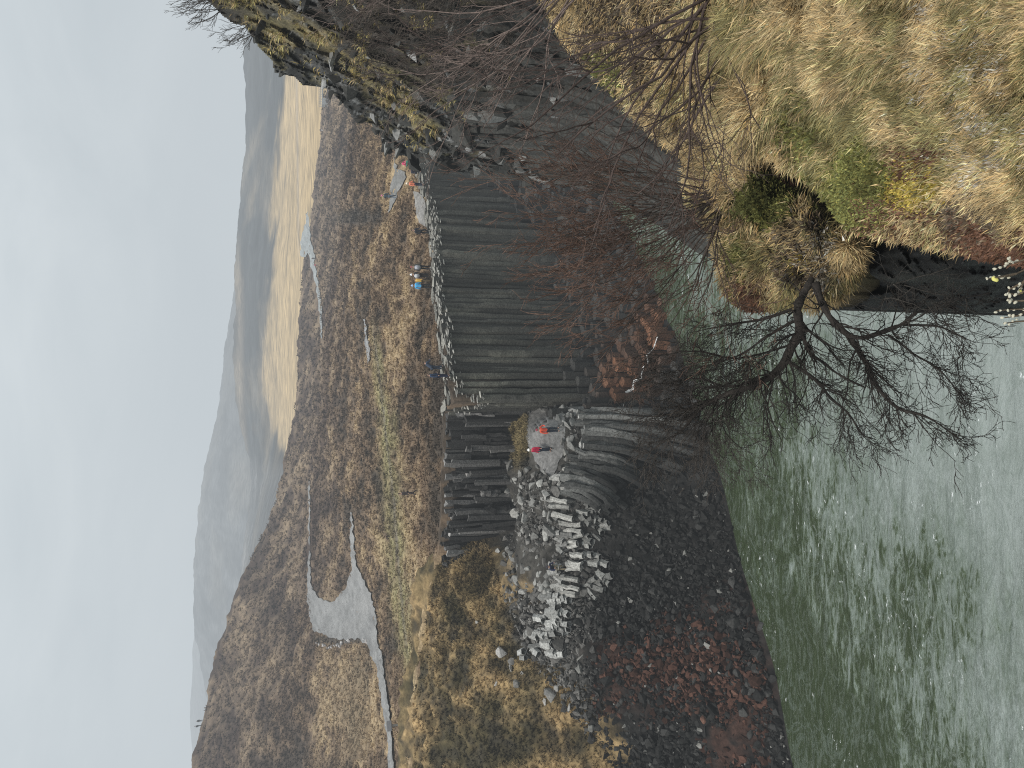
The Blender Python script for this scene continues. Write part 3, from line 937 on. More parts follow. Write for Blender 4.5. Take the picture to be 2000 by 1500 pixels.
def boulder(p, size, col, key, rs, label, group, name='boulder'):
    o = bpy.data.objects.new(name, rock_mesh(int(rs.integers(0, 10)), col, key))
    COL.objects.link(o)
    o.location = Vector(p)
    o.rotation_euler = (rs.uniform(-0.7, 0.7), rs.uniform(-0.7, 0.7), rs.uniform(0, 6.28))
    s = size * np.exp(rs.normal(0, 0.15, 3)); o.scale = s
    tag(o, label, 'boulder', group)
    return o


def scatter(n, boxes, seed, fn, size, col, key, label, group, name='boulder', sink=0.2):
    rs = np.random.default_rng(seed)
    u = []; v = []
    for b in boxes:
        k_ = int(round(n * b[4]))
        f = rs.random(k_); g = rs.random(k_)
        # b: u0,v0,u1,v1 centre line with half-width b[5]
        u += list(b[0] + (b[2] - b[0]) * f + rs.uniform(-8, 8, k_)); v += list(b[1] + (b[3] - b[1]) * f + (g * 2 - 1) * b[5])
    t = hit(u, v, fn, 40, 75, 160)
    P = pt(u, v, t)
    out = []
    for p in P:
        s = rs.uniform(*size) * (1 if rs.random() < 0.8 else 1.5)
        out.append(boulder(p + np.array([0, 0, s * (0.4 - sink)]), s, col, key, rs, label, group, name))
    return out


scatter(72, [(600, 1010, 380, 1085, 0.6, 36), (430, 1010, 330, 1060, 0.4, 40)], 11, LOWS_G, (0.22, 0.5), (0.24, 0.235, 0.22), 'grey', 'grey angular boulder in the scree below the weathered cliff', 'boulders of the scree')
scatter(30, [(700, 1105, 560, 1110, 0.55, 18), (705, 1070, 690, 1110, 0.45, 22)], 12, LOWS_G, (0.28, 0.55), (0.17, 0.168, 0.16), 'mid', 'grey block lying at the edge of the sandy shelf', 'blocks along the shelf edge')
scatter(58, [(590, 1200, 60, 1300, 0.5, 90), (560, 1380, 30, 1500, 0.5, 55)], 13, LOWS_G, (0.22, 0.45), (0.042, 0.041, 0.039), 'dark', 'dark boulder embedded in the slope above the water', 'boulders on the dark slope')
scatter(16, [(330, 1290, 60, 1420, 1.0, 60)], 14, LOWS_G, (0.2, 0.4), (0.095, 0.05, 0.036), 'rust', 'rust coloured boulder in the red stained seam of the slope', 'boulders of the red seam')
scatter(14, [(290, 960, 120, 1060, 1.0, 60)], 15, LOWS_G, (0.2, 0.38), (0.26, 0.25, 0.235), 'grey2', 'grey stone half sunk in the dry grass slope', 'stones in the grass slope')

# small rubble, too much to count
a = Acc(); rs = np.random.default_rng(77)
N_ = 25000
u = rs.uniform(-60, 720, N_); lo_ = np.interp(u, [-60, 0, 200, 430, 600, 720], [1560, 1545, 1496, 1434, 1394, 1355]); top = np.interp(u, [-60, 100, 200, 330, 450, 600, 720], [1250, 1120, 1040, 985, 985, 1020, 1110])
v = top + (lo_ - top) * rs.random(N_)
keep = ~((u > 575) & (u < 700) & (v < 1098)) & ((v > top + 25) | (rs.random(N_) < 0.4))
u, v = u[keep], v[keep]
t = hit(u, v, LOWS_G, 40, 72, 130); P = pt(u, v, t)
up_ = sstep(1190, 1090, v)
rustw = np.maximum(blob(u, v, 190, 1335, 90, 210, s=12), blob(u, v, 60, 1440, 150, 60, s=14) * 0.8)
for i in range(len(u)):
    Vv, F = ROCK_V[int(rs.integers(0, 8))]
    s = 0.085 * math.exp(rs.normal(0.35, 0.55)); s = min(s, 0.42) * (1.6 if rs.random() < 0.03 else 1)
    R = rot_rand(rs)
    c = (np.array([0.021, 0.0205, 0.0195]) * (1 - up_[i]) + up_[i] * np.array([0.105, 0.10, 0.093])) * math.exp(rs.normal(0, 0.38))
    if rs.random() < 0.75 * rustw[i]: c = np.array([0.072, 0.036, 0.026]) * rs.uniform(0.25, 1.4)
    elif rs.random() < 0.02: c = np.array([0.20, 0.195, 0.18])
    VV = (Vv * s) @ R.T + P[i] + np.array([0, 0, s * 0.3])
    a.add(VV, [j for f in F for j in f], [len(f) for f in F], c)
o = a.obj('rubble', M_RUBBLE)
tag(o, 'loose broken rubble covering the slope above the river', 'rubble', kind='stuff')

# pale weathered slabs along the cliff rim
a = Acc(); rs = np.random.default_rng(78)
LP = np.array(ledge_pts)
for i in range(2600):
    k_ = rs.uniform(2, len(LP) - 1.01); i0 = int(k_); p = LP[i0] * (1 - (k_ - i0)) + LP[i0 + 1] * (k_ - i0)
    p = p + np.array([rs.normal(0, .2), rs.uniform(-0.55, 1.9), rs.uniform(-0.45, 0.12)])
    Vv, F = ROCK_V[int(rs.integers(0, 8))]
    s = rs.uniform(0.07, 0.27)
    ang = rs.uniform(-0.4, 0.4) + 0.8
    R = np.array([[math.cos(ang), -math.sin(ang), 0], [math.sin(ang), math.cos(ang), 0], [0, 0, 1]])
    VV = ((Vv * np.array([s * 1.9, s * 0.9, s * 0.45])) @ R.T) + p
    a.add(VV, [j for f in F for j in f], [len(f) for f in F], np.array([0.34, 0.33, 0.30]) * rs.uniform(0.2, 1.3))
o = a.obj('rim_slabs', M_RUBBLE); adopt(cliff, o); o['kind'] = 'stuff'


# ------------------------------------------------------------------ gravel paths and sandy shelf, draped on the ground
def drape(name, poly, fn, t1, col, label, lift=0.06, step=7.0, jit=4.0, mat=None):
    P = []
    n = len(poly)
    rs = np.random.default_rng(len(poly) + 5)
    for i in range(n):
        a_, b_ = np.array(poly[i], float), np.array(poly[(i + 1) % n], float)
        m_ = max(1, int(np.hypot(*(b_ - a_)) / 5))
        for j in range(m_):
            P.append(a_ + (b_ - a_) * j / m_)
    P = np.array(P)
    P[:, 0] += jit * vnoise(P[:, 0] / 6, P[:, 1] / 4, 0, 3); P[:, 1] += jit * 0.7 * vnoise(P[:, 0] / 6, P[:, 1] / 4, 5, 4)
    u0, v0 = P.min(0); u1, v1 = P.max(0)
    gu, gv = np.meshgrid(np.arange(u0, u1, step), np.arange(v0, v1, step * 0.5))
    ok = in_poly(gu, gv, P.tolist())
    Q = np.stack([gu[ok], gv[ok]], -1)
    allp = np.concatenate([P, Q])
    nb = len(P)
    vs, es, fs, *_ = delaunay_2d_cdt([Vector(p) for p in allp], [], [list(range(nb))], 1, 1e-4)
    uvs = np.array([[v_.x, v_.y] for v_ in vs])
    t = hit(uvs[:, 0], uvs[:, 1], fn, 40, t1, 420)
    W = pt(uvs[:, 0], uvs[:, 1], t)
    W[:, 2] = fn(W[:, 0], W[:, 1]) + lift
    n2 = fbm(W[:, 0] / 1.5, W[:, 1] / 1.5, 0, 3, 3)[:, None]
    o = new_mesh(name, W, li=[i for f in fs for i in f], lt=[len(f) for f in fs], mat=mat or M_GRAVEL, col=np.array(col) * (1 + 0.22 * n2))
    tag(o, label, kind='structure')
    return o


drape('gravel_path', [(560, 604), (500, 605), (400, 603), (360, 602), (300, 605), (268, 616), (258, 640), (250, 665), (252, 700), (246, 718), (200, 738), (130, 750), (60, 760), (0, 762), (-40, 764), (-40, 776), (0, 774), (60, 770), (130, 762), (200, 752), (252, 741),
                      (300, 738), (340, 727), (370, 712), (400, 698), (440, 694), (500, 690), (500, 688), (440, 688), (390, 690), (375, 685), (350, 678), (328, 655), (326, 640), (335, 625), (350, 614), (365, 609), (400, 607), (500, 607.5), (560, 607)],
      PLAT_G, 230, (0.225, 0.223, 0.22), 'wide grey gravel path with a turning area curving over the heath', lift=0.25)
drape('gravel_road', [(1085, 601), (1065, 597), (1040, 590), (1015, 588), (995, 590), (1003, 602), (985, 607), (950, 617), (920, 622), (880, 626), (840, 628), (840, 630.5), (880, 630), (920, 627.5), (960, 621), (1000, 615), (1030, 609), (1055, 605)],
      PLAT_G, 380, (0.27, 0.285, 0.285), 'far pale gravel road bending at the edge of the plateau', lift=0.25, step=5)
drape('gravel_patch', [(1200, 771), (1171, 777), (1165, 793), (1153, 796), (1140, 788), (1123, 778), (1112, 774), (1085, 764), (1085, 761), (1116, 765), (1137, 765), (1153, 769), (1167, 772)],
      PLAT_G, 130, (0.195, 0.192, 0.185), 'grey gravel patch near the top of the column cliff', lift=0.15, step=5)
drape('narrow_path', [(875, 713), (840, 715), (800, 719), (790, 722), (800, 725), (840, 721), (875, 715)], PLAT_G, 200, (0.25, 0.25, 0.255), 'short stretch of grey footpath in the heath', lift=0.2, step=5)
drape('rock_ledge', [(1128, 809), (1115, 811), (1085, 814), (1065, 820), (1058, 833), (1085, 837), (1120, 829)], PLAT_G, 110, (0.22, 0.21, 0.20), 'smooth grey rock ledge at the cliff edge', lift=0.12, step=5)
drape('sandy_shelf', [(705, 1036), (670, 1030), (640, 1032), (605, 1046), (578, 1062), (566, 1080), (590, 1092), (615, 1104), (650, 1108), (690, 1103), (704, 1075)], LOW_G, 70, (0.20, 0.195, 0.19), 'flat grey shelf of wet sand and rock between the cliffs', lift=0.10, step=6)

# dry grass tufts over the heath and the grassy slope
rs = np.random.default_rng(5)


def tufts(name, u, v, fn, t1, mat, label, size, colfn, blades=7):
    t = hit(u, v, fn, 40, t1, 330); P = pt(u, v, t)
    keep = (t < t1 * 0.98)
    P = P[keep]; t = t[keep]; n = len(P)
    P[:, 2] = fn(P[:, 0], P[:, 1])
    c = colfn(P)
    rp = np.repeat(np.arange(n), blades); m_ = len(rp)
    h = size * (0.6 + 0.9 * rs.random(m_)) * (0.7 + 0.010 * (t[rp] - 60)).clip(0.6, 2.6)
    ang = rs.uniform(0, 2 * np.pi, m_); lean = rs.uniform(0.3, 1.3, m_)
    base = P[rp] + np.stack([np.cos(ang), np.sin(ang), np.zeros(m_)], -1) * (0.25 * h * rs.random(m_))[:, None]
    base[:, 2] -= 0.05
    d = np.stack([np.cos(ang) * lean + 0.25, np.sin(ang) * lean, np.ones(m_)], -1); d /= np.linalg.norm(d, axis=1)[:, None]
    side = np.cross(d, [0.2, 1, 0.1]); side /= np.linalg.norm(side, axis=1)[:, None]
    wd_ = (h * 0.16)[:, None]
    tip = base + d * h[:, None] - np.array([0, 0, 0.25]) * (h * lean)[:, None]
    V = np.stack([base - side * wd_, base + side * wd_, tip], 1).reshape(-1, 3)
    br = rs.uniform(0.7, 1.35, m_)[:, None]
    C = np.stack([c[rp] * 0.8 * br, c[rp] * 0.8 * br, c[rp] * 1.25 * br], 1).reshape(-1, 3)
    o = new_mesh(name, V, np.arange(m_ * 3).reshape(-1, 3), mat, col=np.clip(C, 0, 0.9), smooth=False)
    tag(o, label, 'grass', kind='stuff')
    return o


nT = 30000
u = rs.uniform(-60, 1380, nT); fr_v = np.interp(u, FRONT[:, 0], FRONT[:, 1]); bk_v = np.interp(u, BACK[:, 0], BACK[:, 1])
v = bk_v + 3 + (fr_v - bk_v - 6) * rs.random(nT) ** 0.75
gp = [(560, 602), (360, 600), (268, 610), (248, 660), (246, 718), (130, 748), (-40, 762), (-40, 778), (130, 764), (252, 743), (340, 729), (400, 700), (500, 692), (500, 686), (390, 688), (350, 676), (326, 650), (350, 612), (560, 609)]
k2 = ~in_poly(u + rs.normal(0, 4, nT), v + rs.normal(0, 3, nT), gp) & ~in_poly(u, v, [(1090, 603), (1040, 588), (990, 586), (1000, 602), (840, 627), (840, 631), (960, 622)]) & ~in_poly(u, v, [(1200, 768), (1165, 798), (1150, 800), (1085, 764), (1137, 762)]) & ~in_poly(u, v, [(1135, 806), (1060, 816), (1055, 836), (1125, 832)])
tufts('heath_grass', u[k2], v[k2], PLAT_G, 330, M_TUFT, 'tufts of dry brown grass over the heath', 0.34, lambda P: heath_color(P))
nT = 5200
u = rs.uniform(-60, 470, nT); top = np.interp(u, [-60, 150, 300, 390, 470], [803, 808, 828, 855, 880]); lim = np.interp(u, [-100, 100, 200, 260, 330, 420, 470], [1270, 1150, 1070, 1030, 985, 960, 930])
v = top + (lim - top) * rs.random(nT) ** 0.9
u = np.concatenate([u, rs.uniform(590, 700, 700)]); v = np.concatenate([v, rs.uniform(998, 1032, 700)])
tufts('slope_grass', u, v, LOW_G, 75, M_TUFT, 'clumps of dry straw grass on the slope above the scree', 0.40, lambda P: bank_color(P), 9)
# ------------------------------------------------------------------ near side of the canyon: surfaces seen close to, built from depth soundings


class Depth:
    def __init__(self, ctrl):
        c = np.array(ctrl, float)
        self.f = TPS(c[:, :2] / 100.0, np.log(c[:, 2]))

    def __call__(self, u, v): return np.exp(self.f(np.asarray(u) / 100.0, np.asarray(v) / 100.0))


def relief(name, poly, dep, step, disp, colfn, mat, back=6.0, drop=6.0, vstep=None):
    """sheet of ground over an outline; the rim is carried back and down so that it is solid from other sides"""
    pu = [p[0] for p in poly]; pv = [p[1] for p in poly]
    us = np.arange(min(pu), max(pu) + step, step); vs = np.arange(min(pv), max(pv) + step, vstep or step)
    U, Vv = np.meshgrid(us, vs)
    ok = in_poly(U, Vv, poly)
    T = dep(U, Vv)
    P = pt(U, Vv, T)
    D = disp(U, Vv, T, P)
    P = P + (P - EYE) / T[..., None] * D[..., None]
    F = grid_faces(len(vs), len(us), ok)
    V = P.reshape(-1, 3)
    # rim
    e = np.concatenate([F[:, [0, 1]], F[:, [1, 2]], F[:, [2, 3]], F[:, [3, 0]]])
    key = np.sort(e, 1); _, ix, cn = np.unique(key[:, 0] * 10000000 + key[:, 1], return_index=True, return_counts=True)
    rim = e[ix[cn == 1]]
    rv = np.unique(rim); mp_ = {int(r): len(V) + i for i, r in enumerate(rv)}
    d = (V[rv] - EYE); d /= np.linalg.norm(d, axis=1)[:, None]
    nv = V[rv] + d * back + np.array([0, 0, -drop])
    Fr = np.array([[int(b_), int(a_), mp_[int(a_)], mp_[int(b_)]] for a_, b_ in rim])
    C = colfn(U, Vv, P).reshape(-1, 3)
    Va = np.concatenate([V, nv]); Ca = np.concatenate([C, C[rv] * 0.12])
    o = new_mesh(name, Va, np.concatenate([F, Fr]), mat, col=np.clip(Ca, 0.005, 1))
    # drop unused grid points
    bm = bmesh.new(); bm.from_mesh(o.data)
    bmesh.ops.delete(bm, geom=[v_ for v_ in bm.verts if not v_.link_faces], context='VERTS')
    bm.to_mesh(o.data); bm.free()
    return o


# ---- the dark column wall and the mossy hillside above it
WALL_POLY = [(1580, 320), (1500, 400), (1480, 420), (1455, 450), (1450, 475), (1440, 482), (1405, 505), (1380, 530), (1357, 535), (1349, 575), (1332, 590), (1335, 600), (1325, 640), (1300, 665), (1265, 690), (1255, 735), (1210, 757), (1195, 790), (1200, 830), (1198, 850), (1180, 872),
             (1172, 905), (1170, 920), (1180, 958), (1178, 985), (1157, 1020), (1150, 1040), (1155, 1060), (1158, 1090), (1155, 1150), (1130, 1195), (1105, 1240), (1085, 1270), (1078, 1300), (1060, 1340), (1040, 1400), (1250, 1430), (1580, 1250)]
WALL_D = Depth([(1195, 800, 40), (1170, 910, 38.5), (1155, 1040, 36), (1120, 1200, 31.5), (1075, 1300, 28.5), (1050, 1390, 26), (1255, 720, 38.5), (1347, 560, 34.5), (1440, 480, 29), (1500, 400, 25), (1580, 320, 22),
                (1500, 700, 21.5), (1580, 700, 18.5), (1500, 900, 20.5), (1580, 950, 17.5), (1350, 800, 28.5), (1250, 850, 34.5), (1350, 1000, 25.5), (1250, 1100, 28.5), (1500, 1100, 19.5), (1580, 1100, 17), (1200, 1250, 26), (1300, 1250, 22.5), (1200, 1350, 23.5), (1420, 1120, 22),
                (1300, 700, 34.5), (1400, 600, 28.5), (1250, 1400, 21), (1500, 1250, 17.5)])


def rocky(P, s, sc):
    """angular ledges: cellular steps, stretched along gently dipping beds"""
    x, y, z = P[..., 0] / sc, P[..., 1] / sc, P[..., 2] / sc
    q = z + 0.35 * y + 0.5 * vnoise(x, y, z, s)
    c1 = np.floor(q * 1.4 + 0.6 * vnoise(x * .8, y * .8, z * .5, s + 1))
    c2 = np.floor(y * 1.1 + 0.4 * vnoise(x, y, z, s + 2) + c1 * 0.37)
    r = _h(c1.astype(np.int64), c2.astype(np.int64), np.zeros_like(c1, dtype=np.int64), s + 3)
    return r


def wall_disp(U, V, T, P):
    up = sstep(980, 830, V + 0.25 * (U - 1300))       # upper slope: ledges; lower wall: carried by the columns
    r = rocky(P, 5, 1.15) * 0.62 + rocky(P, 9, 0.55) * 0.3
    b = 0.5 * fbm(P[..., 0] / 2.4, P[..., 1] / 2.4, P[..., 2] / 2.4, 4, 13)
    return up * (r + b) + (1 - up) * (0.55 + 0.12 * b)


def wall_col(U, V, P):
    x, y, z = P[..., 0], P[..., 1], P[..., 2]
    n1 = fbm(x / 1.6, y / 1.6, z / 1.6, 4, 15); n2 = fbm(x / 0.4, y / 0.4, z / 0.4, 3, 17)
    c = np.array([0.037, 0.036, 0.033]) * (1 + 0.7 * n2[..., None])
    li = np.clip(rocky(P, 21, 0.5) - 0.45, 0, 1)[..., None] * 1.6
    c = c * (1 - li) + li * np.array([0.23, 0.23, 0.225])
    # brown twiggy soil on the right hand slope
    s = (blob(U, V, 1450, 820, 130, 230, s=31, amp=0.3) * 0.85)[..., None]
    c = c * (1 - s) + s * np.array([0.085, 0.07, 0.058]) * (1 + 0.5 * n2[..., None])
    # yellow green moss and straw in streaks down the slope
    band = np.exp(-((V - (520 + 1.15 * (1500 - U) + 20)) / 26) ** 2) * sstep(1240, 1300, U) + np.exp(-((V - (455 + 1.25 * (1500 - U))) / 22) ** 2) * sstep(1390, 1430, U) * 1.2 + np.exp(-((V - (640 + 0.72 * (1500 - U))) / 24) ** 2) * sstep(1200, 1260, U) * (1 - sstep(1400, 1440, U))
    m = np.clip(band * (0.75 + 0.9 * n1) * 1.3, 0, 1)[..., None]
    c = c * (1 - m) + m * (np.array([0.21, 0.170, 0.085]) + 0.06 * n2[..., None])
    m2 = np.clip(sstep(0.15, 0.5, n1 + 0.25 * n2) * sstep(1010, 900, V), 0, 1)[..., None] * 0.55
    c = c * (1 - m2) + m2 * np.array([0.15, 0.125, 0.05])
    top = (blob(U, V, 1500, 450, 75, 70, s=33, amp=0.3))[..., None] * 0.75
    c = c * (1 - top) + top * np.array([0.085, 0.072, 0.055])
    return np.clip(c, 0.01, 1)


wall = empty('canyon_wall', pt(1350, 1050, 24))
tag(wall, 'steep dark rock wall with curved columns below and mossy ledges above, close by on the near bank', 'cliff')
slope = relief('mossy_slope', WALL_POLY, WALL_D, 3.0, wall_disp, wall_col, M_BASALT, back=7, drop=3)
adopt(wall, slope)
# columns of the wall: straight in the upper part, sweeping out towards the river at the foot
us = np.linspace(1150, 1560, 900); tt = WALL_D(us, np.full(900, 1050.0)); Pw = pt(us, np.full(900, 1050.0), tt)
sl_ = np.concatenate([[0], np.cumsum(np.linalg.norm(np.diff(Pw, axis=0), axis=1))])
ncol = 0; REST = Acc()
for i, s in enumerate(np.arange(0.1, sl_[-1], 0.27)):
    rs = np.random.default_rng(2200 + i)
    u0 = float(np.interp(s, sl_, us))
    k_ = (u0 - 1150) / 400
    vtop = 850 + 0.1 * (u0 - 1150) + rs.uniform(-60, 130) + 60 * k_
    vbot = 1420 - 150 * k_
    vv = np.linspace(vtop, vbot, 30)
    slo = -0.06 - 0.62 * sstep(1060, 1290, vv + 0.22 * (u0 - 1150)) * (1 - 0.25 * k_)
    uu_ = u0 + np.concatenate([[0], np.cumsum(0.5 * (slo[1:] + slo[:-1]) * np.diff(vv))])
    uu_ += u0 - np.interp(1050, vv, uu_)
    t = WALL_D(uu_, vv) + 0.25 + rs.normal(0, 0.24)
    t = t + 0.9 * sstep(930, 830, vv) * 1.0                     # sinks under the ledges at the top
    P = pt(uu_, vv, t)[::-1]
    cut = rs.random()
    a = Acc() if (i % 4 or i < 8) and ncol < 98 else REST
    c = np.array([0.041, 0.040, 0.036]) * rs.uniform(0.7, 1.35)
    # some columns are broken off half way
    parts_ = [(0, 30)] if cut > 0.8 else [(0, int(rs.integers(8, 20))), None]
    if parts_[-1] is None:
        b_ = parts_[0][1]; parts_ = [(0, b_), (b_, 30)]
    for j, (i0, i1) in enumerate(parts_):
        if i1 - i0 < 3: continue
        PP = P[i0:i1].copy()
        if j: PP += (PP - EYE) / np.linalg.norm(PP - EYE, axis=1)[:, None] * rs.uniform(0.25, 0.8)
        column_mesh(a, None, None, rs.uniform(0.13, 0.21), c * rs.uniform(0.8, 1.2), path=PP, rs=rs, wob=0.04, joint=0.45, ang=rs.uniform(0, 1), capc=(0.24, 0.24, 0.235), tilt=0.4)
    if a is not REST:
        o = a.obj('column', M_BASALT); adopt(wall, o); ncol += 1
o = REST.obj('column_mass', M_BASALT); adopt(wall, o); o['kind'] = 'stuff'
# angular blocks standing out of the wall, thickest along its outer edge
a = Acc(); rs = np.random.default_rng(29)
SIL = np.array([(1255, 735), (1210, 757), (1195, 790), (1200, 830), (1198, 850), (1180, 872), (1172, 905), (1170, 920), (1180, 958), (1178, 985), (1157, 1020), (1150, 1040), (1155, 1060), (1158, 1090), (1155, 1150), (1130, 1195), (1105, 1240), (1085, 1270)], float)
for i in range(400):
    if i < 170:
        k_ = rs.uniform(0, len(SIL) - 1.001); j = int(k_); q_ = SIL[j] * (1 - k_ + j) + SIL[j + 1] * (k_ - j)
        u0, v0 = q_[0] + abs(rs.normal(0, 14)) - 3, q_[1]
    else:
        u0, v0 = rs.uniform(1165, 1500), rs.uniform(640, 1130)
        if not in_poly(np.array([u0]), np.array([v0]), WALL_POLY)[0]: continue
        if v0 > 1000 and rs.random() < 0.6: continue
    t = float(WALL_D(u0, v0)) + rs.uniform(-0.1, 0.3)
    Vv, F = ROCK_V[int(rs.integers(0, 8))]
    s = 0.012 * t * math.exp(rs.normal(0, 0.4))
    R = rot_rand(rs) if rs.random() < 0.4 else np.array([[math.cos(0.5), -math.sin(0.5), 0], [math.sin(0.5), math.cos(0.5), 0], [0, 0, 1.0]])
    c = np.array([0.046, 0.0455, 0.042]) * math.exp(rs.normal(0, 0.35))
    if rs.random() < 0.12: c = np.array([0.21, 0.21, 0.20])
    st = np.array([1.2, 1.0, 0.55]) if v0 < 900 else np.array([0.6, 0.6, 1.7])
    VV = ((Vv * s * st) @ R.T) + pt(u0, v0, t)
    a.add(VV, [j for f in F for j in f], [len(f) for f in F], c)
o = a.obj('rock_blocks', M_RUBBLE); adopt(wall, o); o['kind'] = 'stuff'
# loose slabs and boulders on the ledges
bpy.context.view_layer.update()
BW = tree_of(slope)
rs = np.random.default_rng(31)
nb = 0
for i in range(400):
    u0 = rs.uniform(1185, 1500); v0 = rs.uniform(480, 1120)
    if not in_poly(np.array([u0]), np.array([v0]), WALL_POLY)[0]: continue
    h, nrm = cast(u0, v0, BW)
    if h is None: continue
    edge = v0 < 560 + 1.0 * (1500 - u0) * 0.9 + 60
    if not edge and rs.random() > 0.28: continue
    pale_ = rs.random()
    key, c = ('wl', (0.27, 0.27, 0.265)) if pale_ < 0.3 else ('wd', (0.055, 0.055, 0.052))
    s = rs.uniform(0.13, 0.42)
    o = boulder(h - (h - EYE) / np.linalg.norm(h - EYE) * s * 0.25, s, c, key, rs, 'pale grey flat stone perched on the mossy wall' if key == 'wl' else 'dark angular block jutting from the mossy wall', 'stones on the near wall', 'boulder')
    o.scale = (s * 1.3, s * 0.9, s * 0.5); o.rotation_euler = (rs.uniform(-.5, .5) - 0.2, rs.uniform(-.6, .1), rs.uniform(0, 6.28))
    nb += 1
    if nb >= 80: break

# ------------------------------------------------------------------ foreground turf
A_POLY = [(975, 2110), (979, 2000), (996, 1895), (1020, 1807), (1038, 1685), (1052, 1648), (1085, 1622), (1120, 1596), (1145, 1572), (1168, 1540), (1190, 1502), (1215, 1470), (1205, 1440), (1180, 1420), (1140, 1400), (1095, 1400), (1085, 1370), (1100, 1345), (1150, 1343), (1190, 1328), (1230, 1290), (1260, 1250), (1290, 1215),
          (1335, 1170), (1370, 1140), (1410, 1108), (1460, 1080), (1500, 1058), (1600, 1020), (1600, 2110)]
A_D = Depth([(1000, 2000, 2.25), (1250, 2000, 2.05), (1500, 2000, 2.0), (1600, 2110, 1.8), (980, 2100, 2.1), (1030, 1800, 3.1), (1250, 1800, 2.85), (1500, 1800, 2.7), (1050, 1650, 4.3), (1250, 1650, 3.95), (1500, 1650, 3.6),
             (1190, 1510, 5.9), (1350, 1500, 5.4), (1500, 1500, 4.9), (1210, 1430, 7.8), (1350, 1400, 7.2), (1500, 1380, 6.4), (1150, 1345, 10.4), (1230, 1290, 11.5), (1350, 1280, 10), (1500, 1250, 8.5), (1335, 1170, 13.6), (1410, 1110, 14.2), (1500, 1060, 14), (1600, 1030, 13)])
B_POLY = [(1120, 1336), (1085, 1362), (1060, 1378), (1045, 1388), (1010, 1392), (970, 1400), (930, 1412), (905, 1428), (890, 1468), (894, 1500), (905, 1550), (900, 1600), (918, 1640), (955, 1672), (1010, 1690), (1040, 1690), (1060, 1652), (1096, 1602), (1122, 1572), (1158, 1535), (1192, 1492), (1270, 1440), (1230, 1380), (1180, 1340)]
B_D = Depth([(1100, 1345, 10.2), (1180, 1345, 10.3), (970, 1400, 9.6), (900, 1430, 9.6), (890, 1500, 9.0), (905, 1590, 8.1), (960, 1640, 7.7), (1040, 1660, 7.4), (1100, 1590, 7.6), (1190, 1495, 8.0), (1150, 1420, 8.8), (1050, 1500, 8.3), (970, 1520, 8.5), (1250, 1430, 8.2)])


def edge_dist(U, V, poly):
    d = np.full(U.shape, 1e9)
    n = len(poly)
    for i in range(n):
        x1, y1 = poly[i]; x2, y2 = poly[(i + 1) % n]
        l2 = (x2 - x1) ** 2 + (y2 - y1) ** 2 + 1e-9
        s = np.clip(((U - x1) * (x2 - x1) + (V - y1) * (y2 - y1)) / l2, 0, 1)
        d = np.minimum(d, np.hypot(U - x1 - s * (x2 - x1), V - y1 - s * (y2 - y1)))
    return d


def turf_disp(poly, rnd):
    def f(U, V, T, P):
        e = np.clip(1 - edge_dist(U, V, poly) / rnd, 0, 1)
        x, y, z = P[..., 0], P[..., 1], P[..., 2]
        return T * 0.11 * e ** 2.2 * (sstep(1130, 1300, V) * 0.9 + 0.1) + np.minimum(0.25, 0.035 * T) * fbm(x / 0.55, y / 0.55, z / 0.55, 4, 51)
    return f


TAN = np.array([0.40, 0.295, 0.155]); OLV = np.array([0.205, 0.175, 0.08]); GRN = np.array([0.155, 0.155, 0.052]); YEL = np.array([0.35, 0.27, 0.065]); RUS = np.array([0.125, 0.068, 0.045]); BRN = np.array([0.12, 0.092, 0.065]); PALE = np.array([0.40, 0.36, 0.30])


def a_zones(U, V):
    """how much of each ground cover grows where: returns a dict of weights"""
    n1 = fbm(U / 70, V / 70, 0, 4, 111); n2 = fbm(U / 22, V / 22, 0, 3, 113)
    z = {}
    z['olive'] = np.clip(0.30 + 0.75 * n1 + 0.5 * blob(U, V, 1250, 1650, 110, 180, s=41, amp=0.4) - 0.5 * sstep(1420, 1340, V), 0, 1)
    z['brown'] = np.clip(np.maximum(blob(U, V, 1450, 1230, 160, 120, s=42, amp=0.4) * 0.8, blob(U, V, 1240, 1370, 22, 60, s=43, amp=0.3)), 0, 1)
    z['brown'] = np.maximum(z['brown'], 0.85 * blob(U, V, 1065, 1905, 65, 85, s=44, amp=0.3))
    z['green'] = np.maximum(blob(U, V, 1128, 1668, 105, 125, s=45, amp=0.25), 0.85 * blob(U, V, 1345, 1180, 65, 45, s=46, amp=0.3))
    z['green'] = np.maximum(z['green'], 0.55 * blob(U, V, 1250, 1560, 70, 90, s=47, amp=0.4))
    z['yellow'] = 0.9 * np.maximum(blob(U, V, 1140, 1790, 55, 60, s=48, amp=0.5, sc=25), 0)
    z['rust'] = np.maximum(sstep(75, 12, edge_dist(U, V, A_POLY[:7]) + 22 * n2) * sstep(1640, 1700, V) * (0.45 + 0.55 * sstep(1840, 1900, V)), 0.55 * blob(U, V, 1190, 1800, 60, 55, s=49, amp=0.4))
    z['pale'] = 0.55 * np.clip(np.maximum(0.8 * blob(U, V, 1215, 1930, 70, 95, s=52, amp=0.5), 0.35 * blob(U, V, 1380, 1880, 110, 90, s=53, amp=0.5)), 0, 1)
    return z


def mix_zone(U, V, rs=None):
    z = a_zones(U, V)
    c = np.broadcast_to(TAN, U.shape + (3,)).copy()
    cov = {}
    for kname, colr in (('olive', OLV), ('brown', BRN), ('green', GRN), ('yellow', YEL), ('pale', PALE), ('rust', RUS)):
        w = z[kname][..., None]
        if rs is not None: w = (rs.random(U.shape)[..., None] < w).astype(float)
        c = c * (1 - w) + w * colr
        cov[kname] = w[..., 0]
    return c, cov


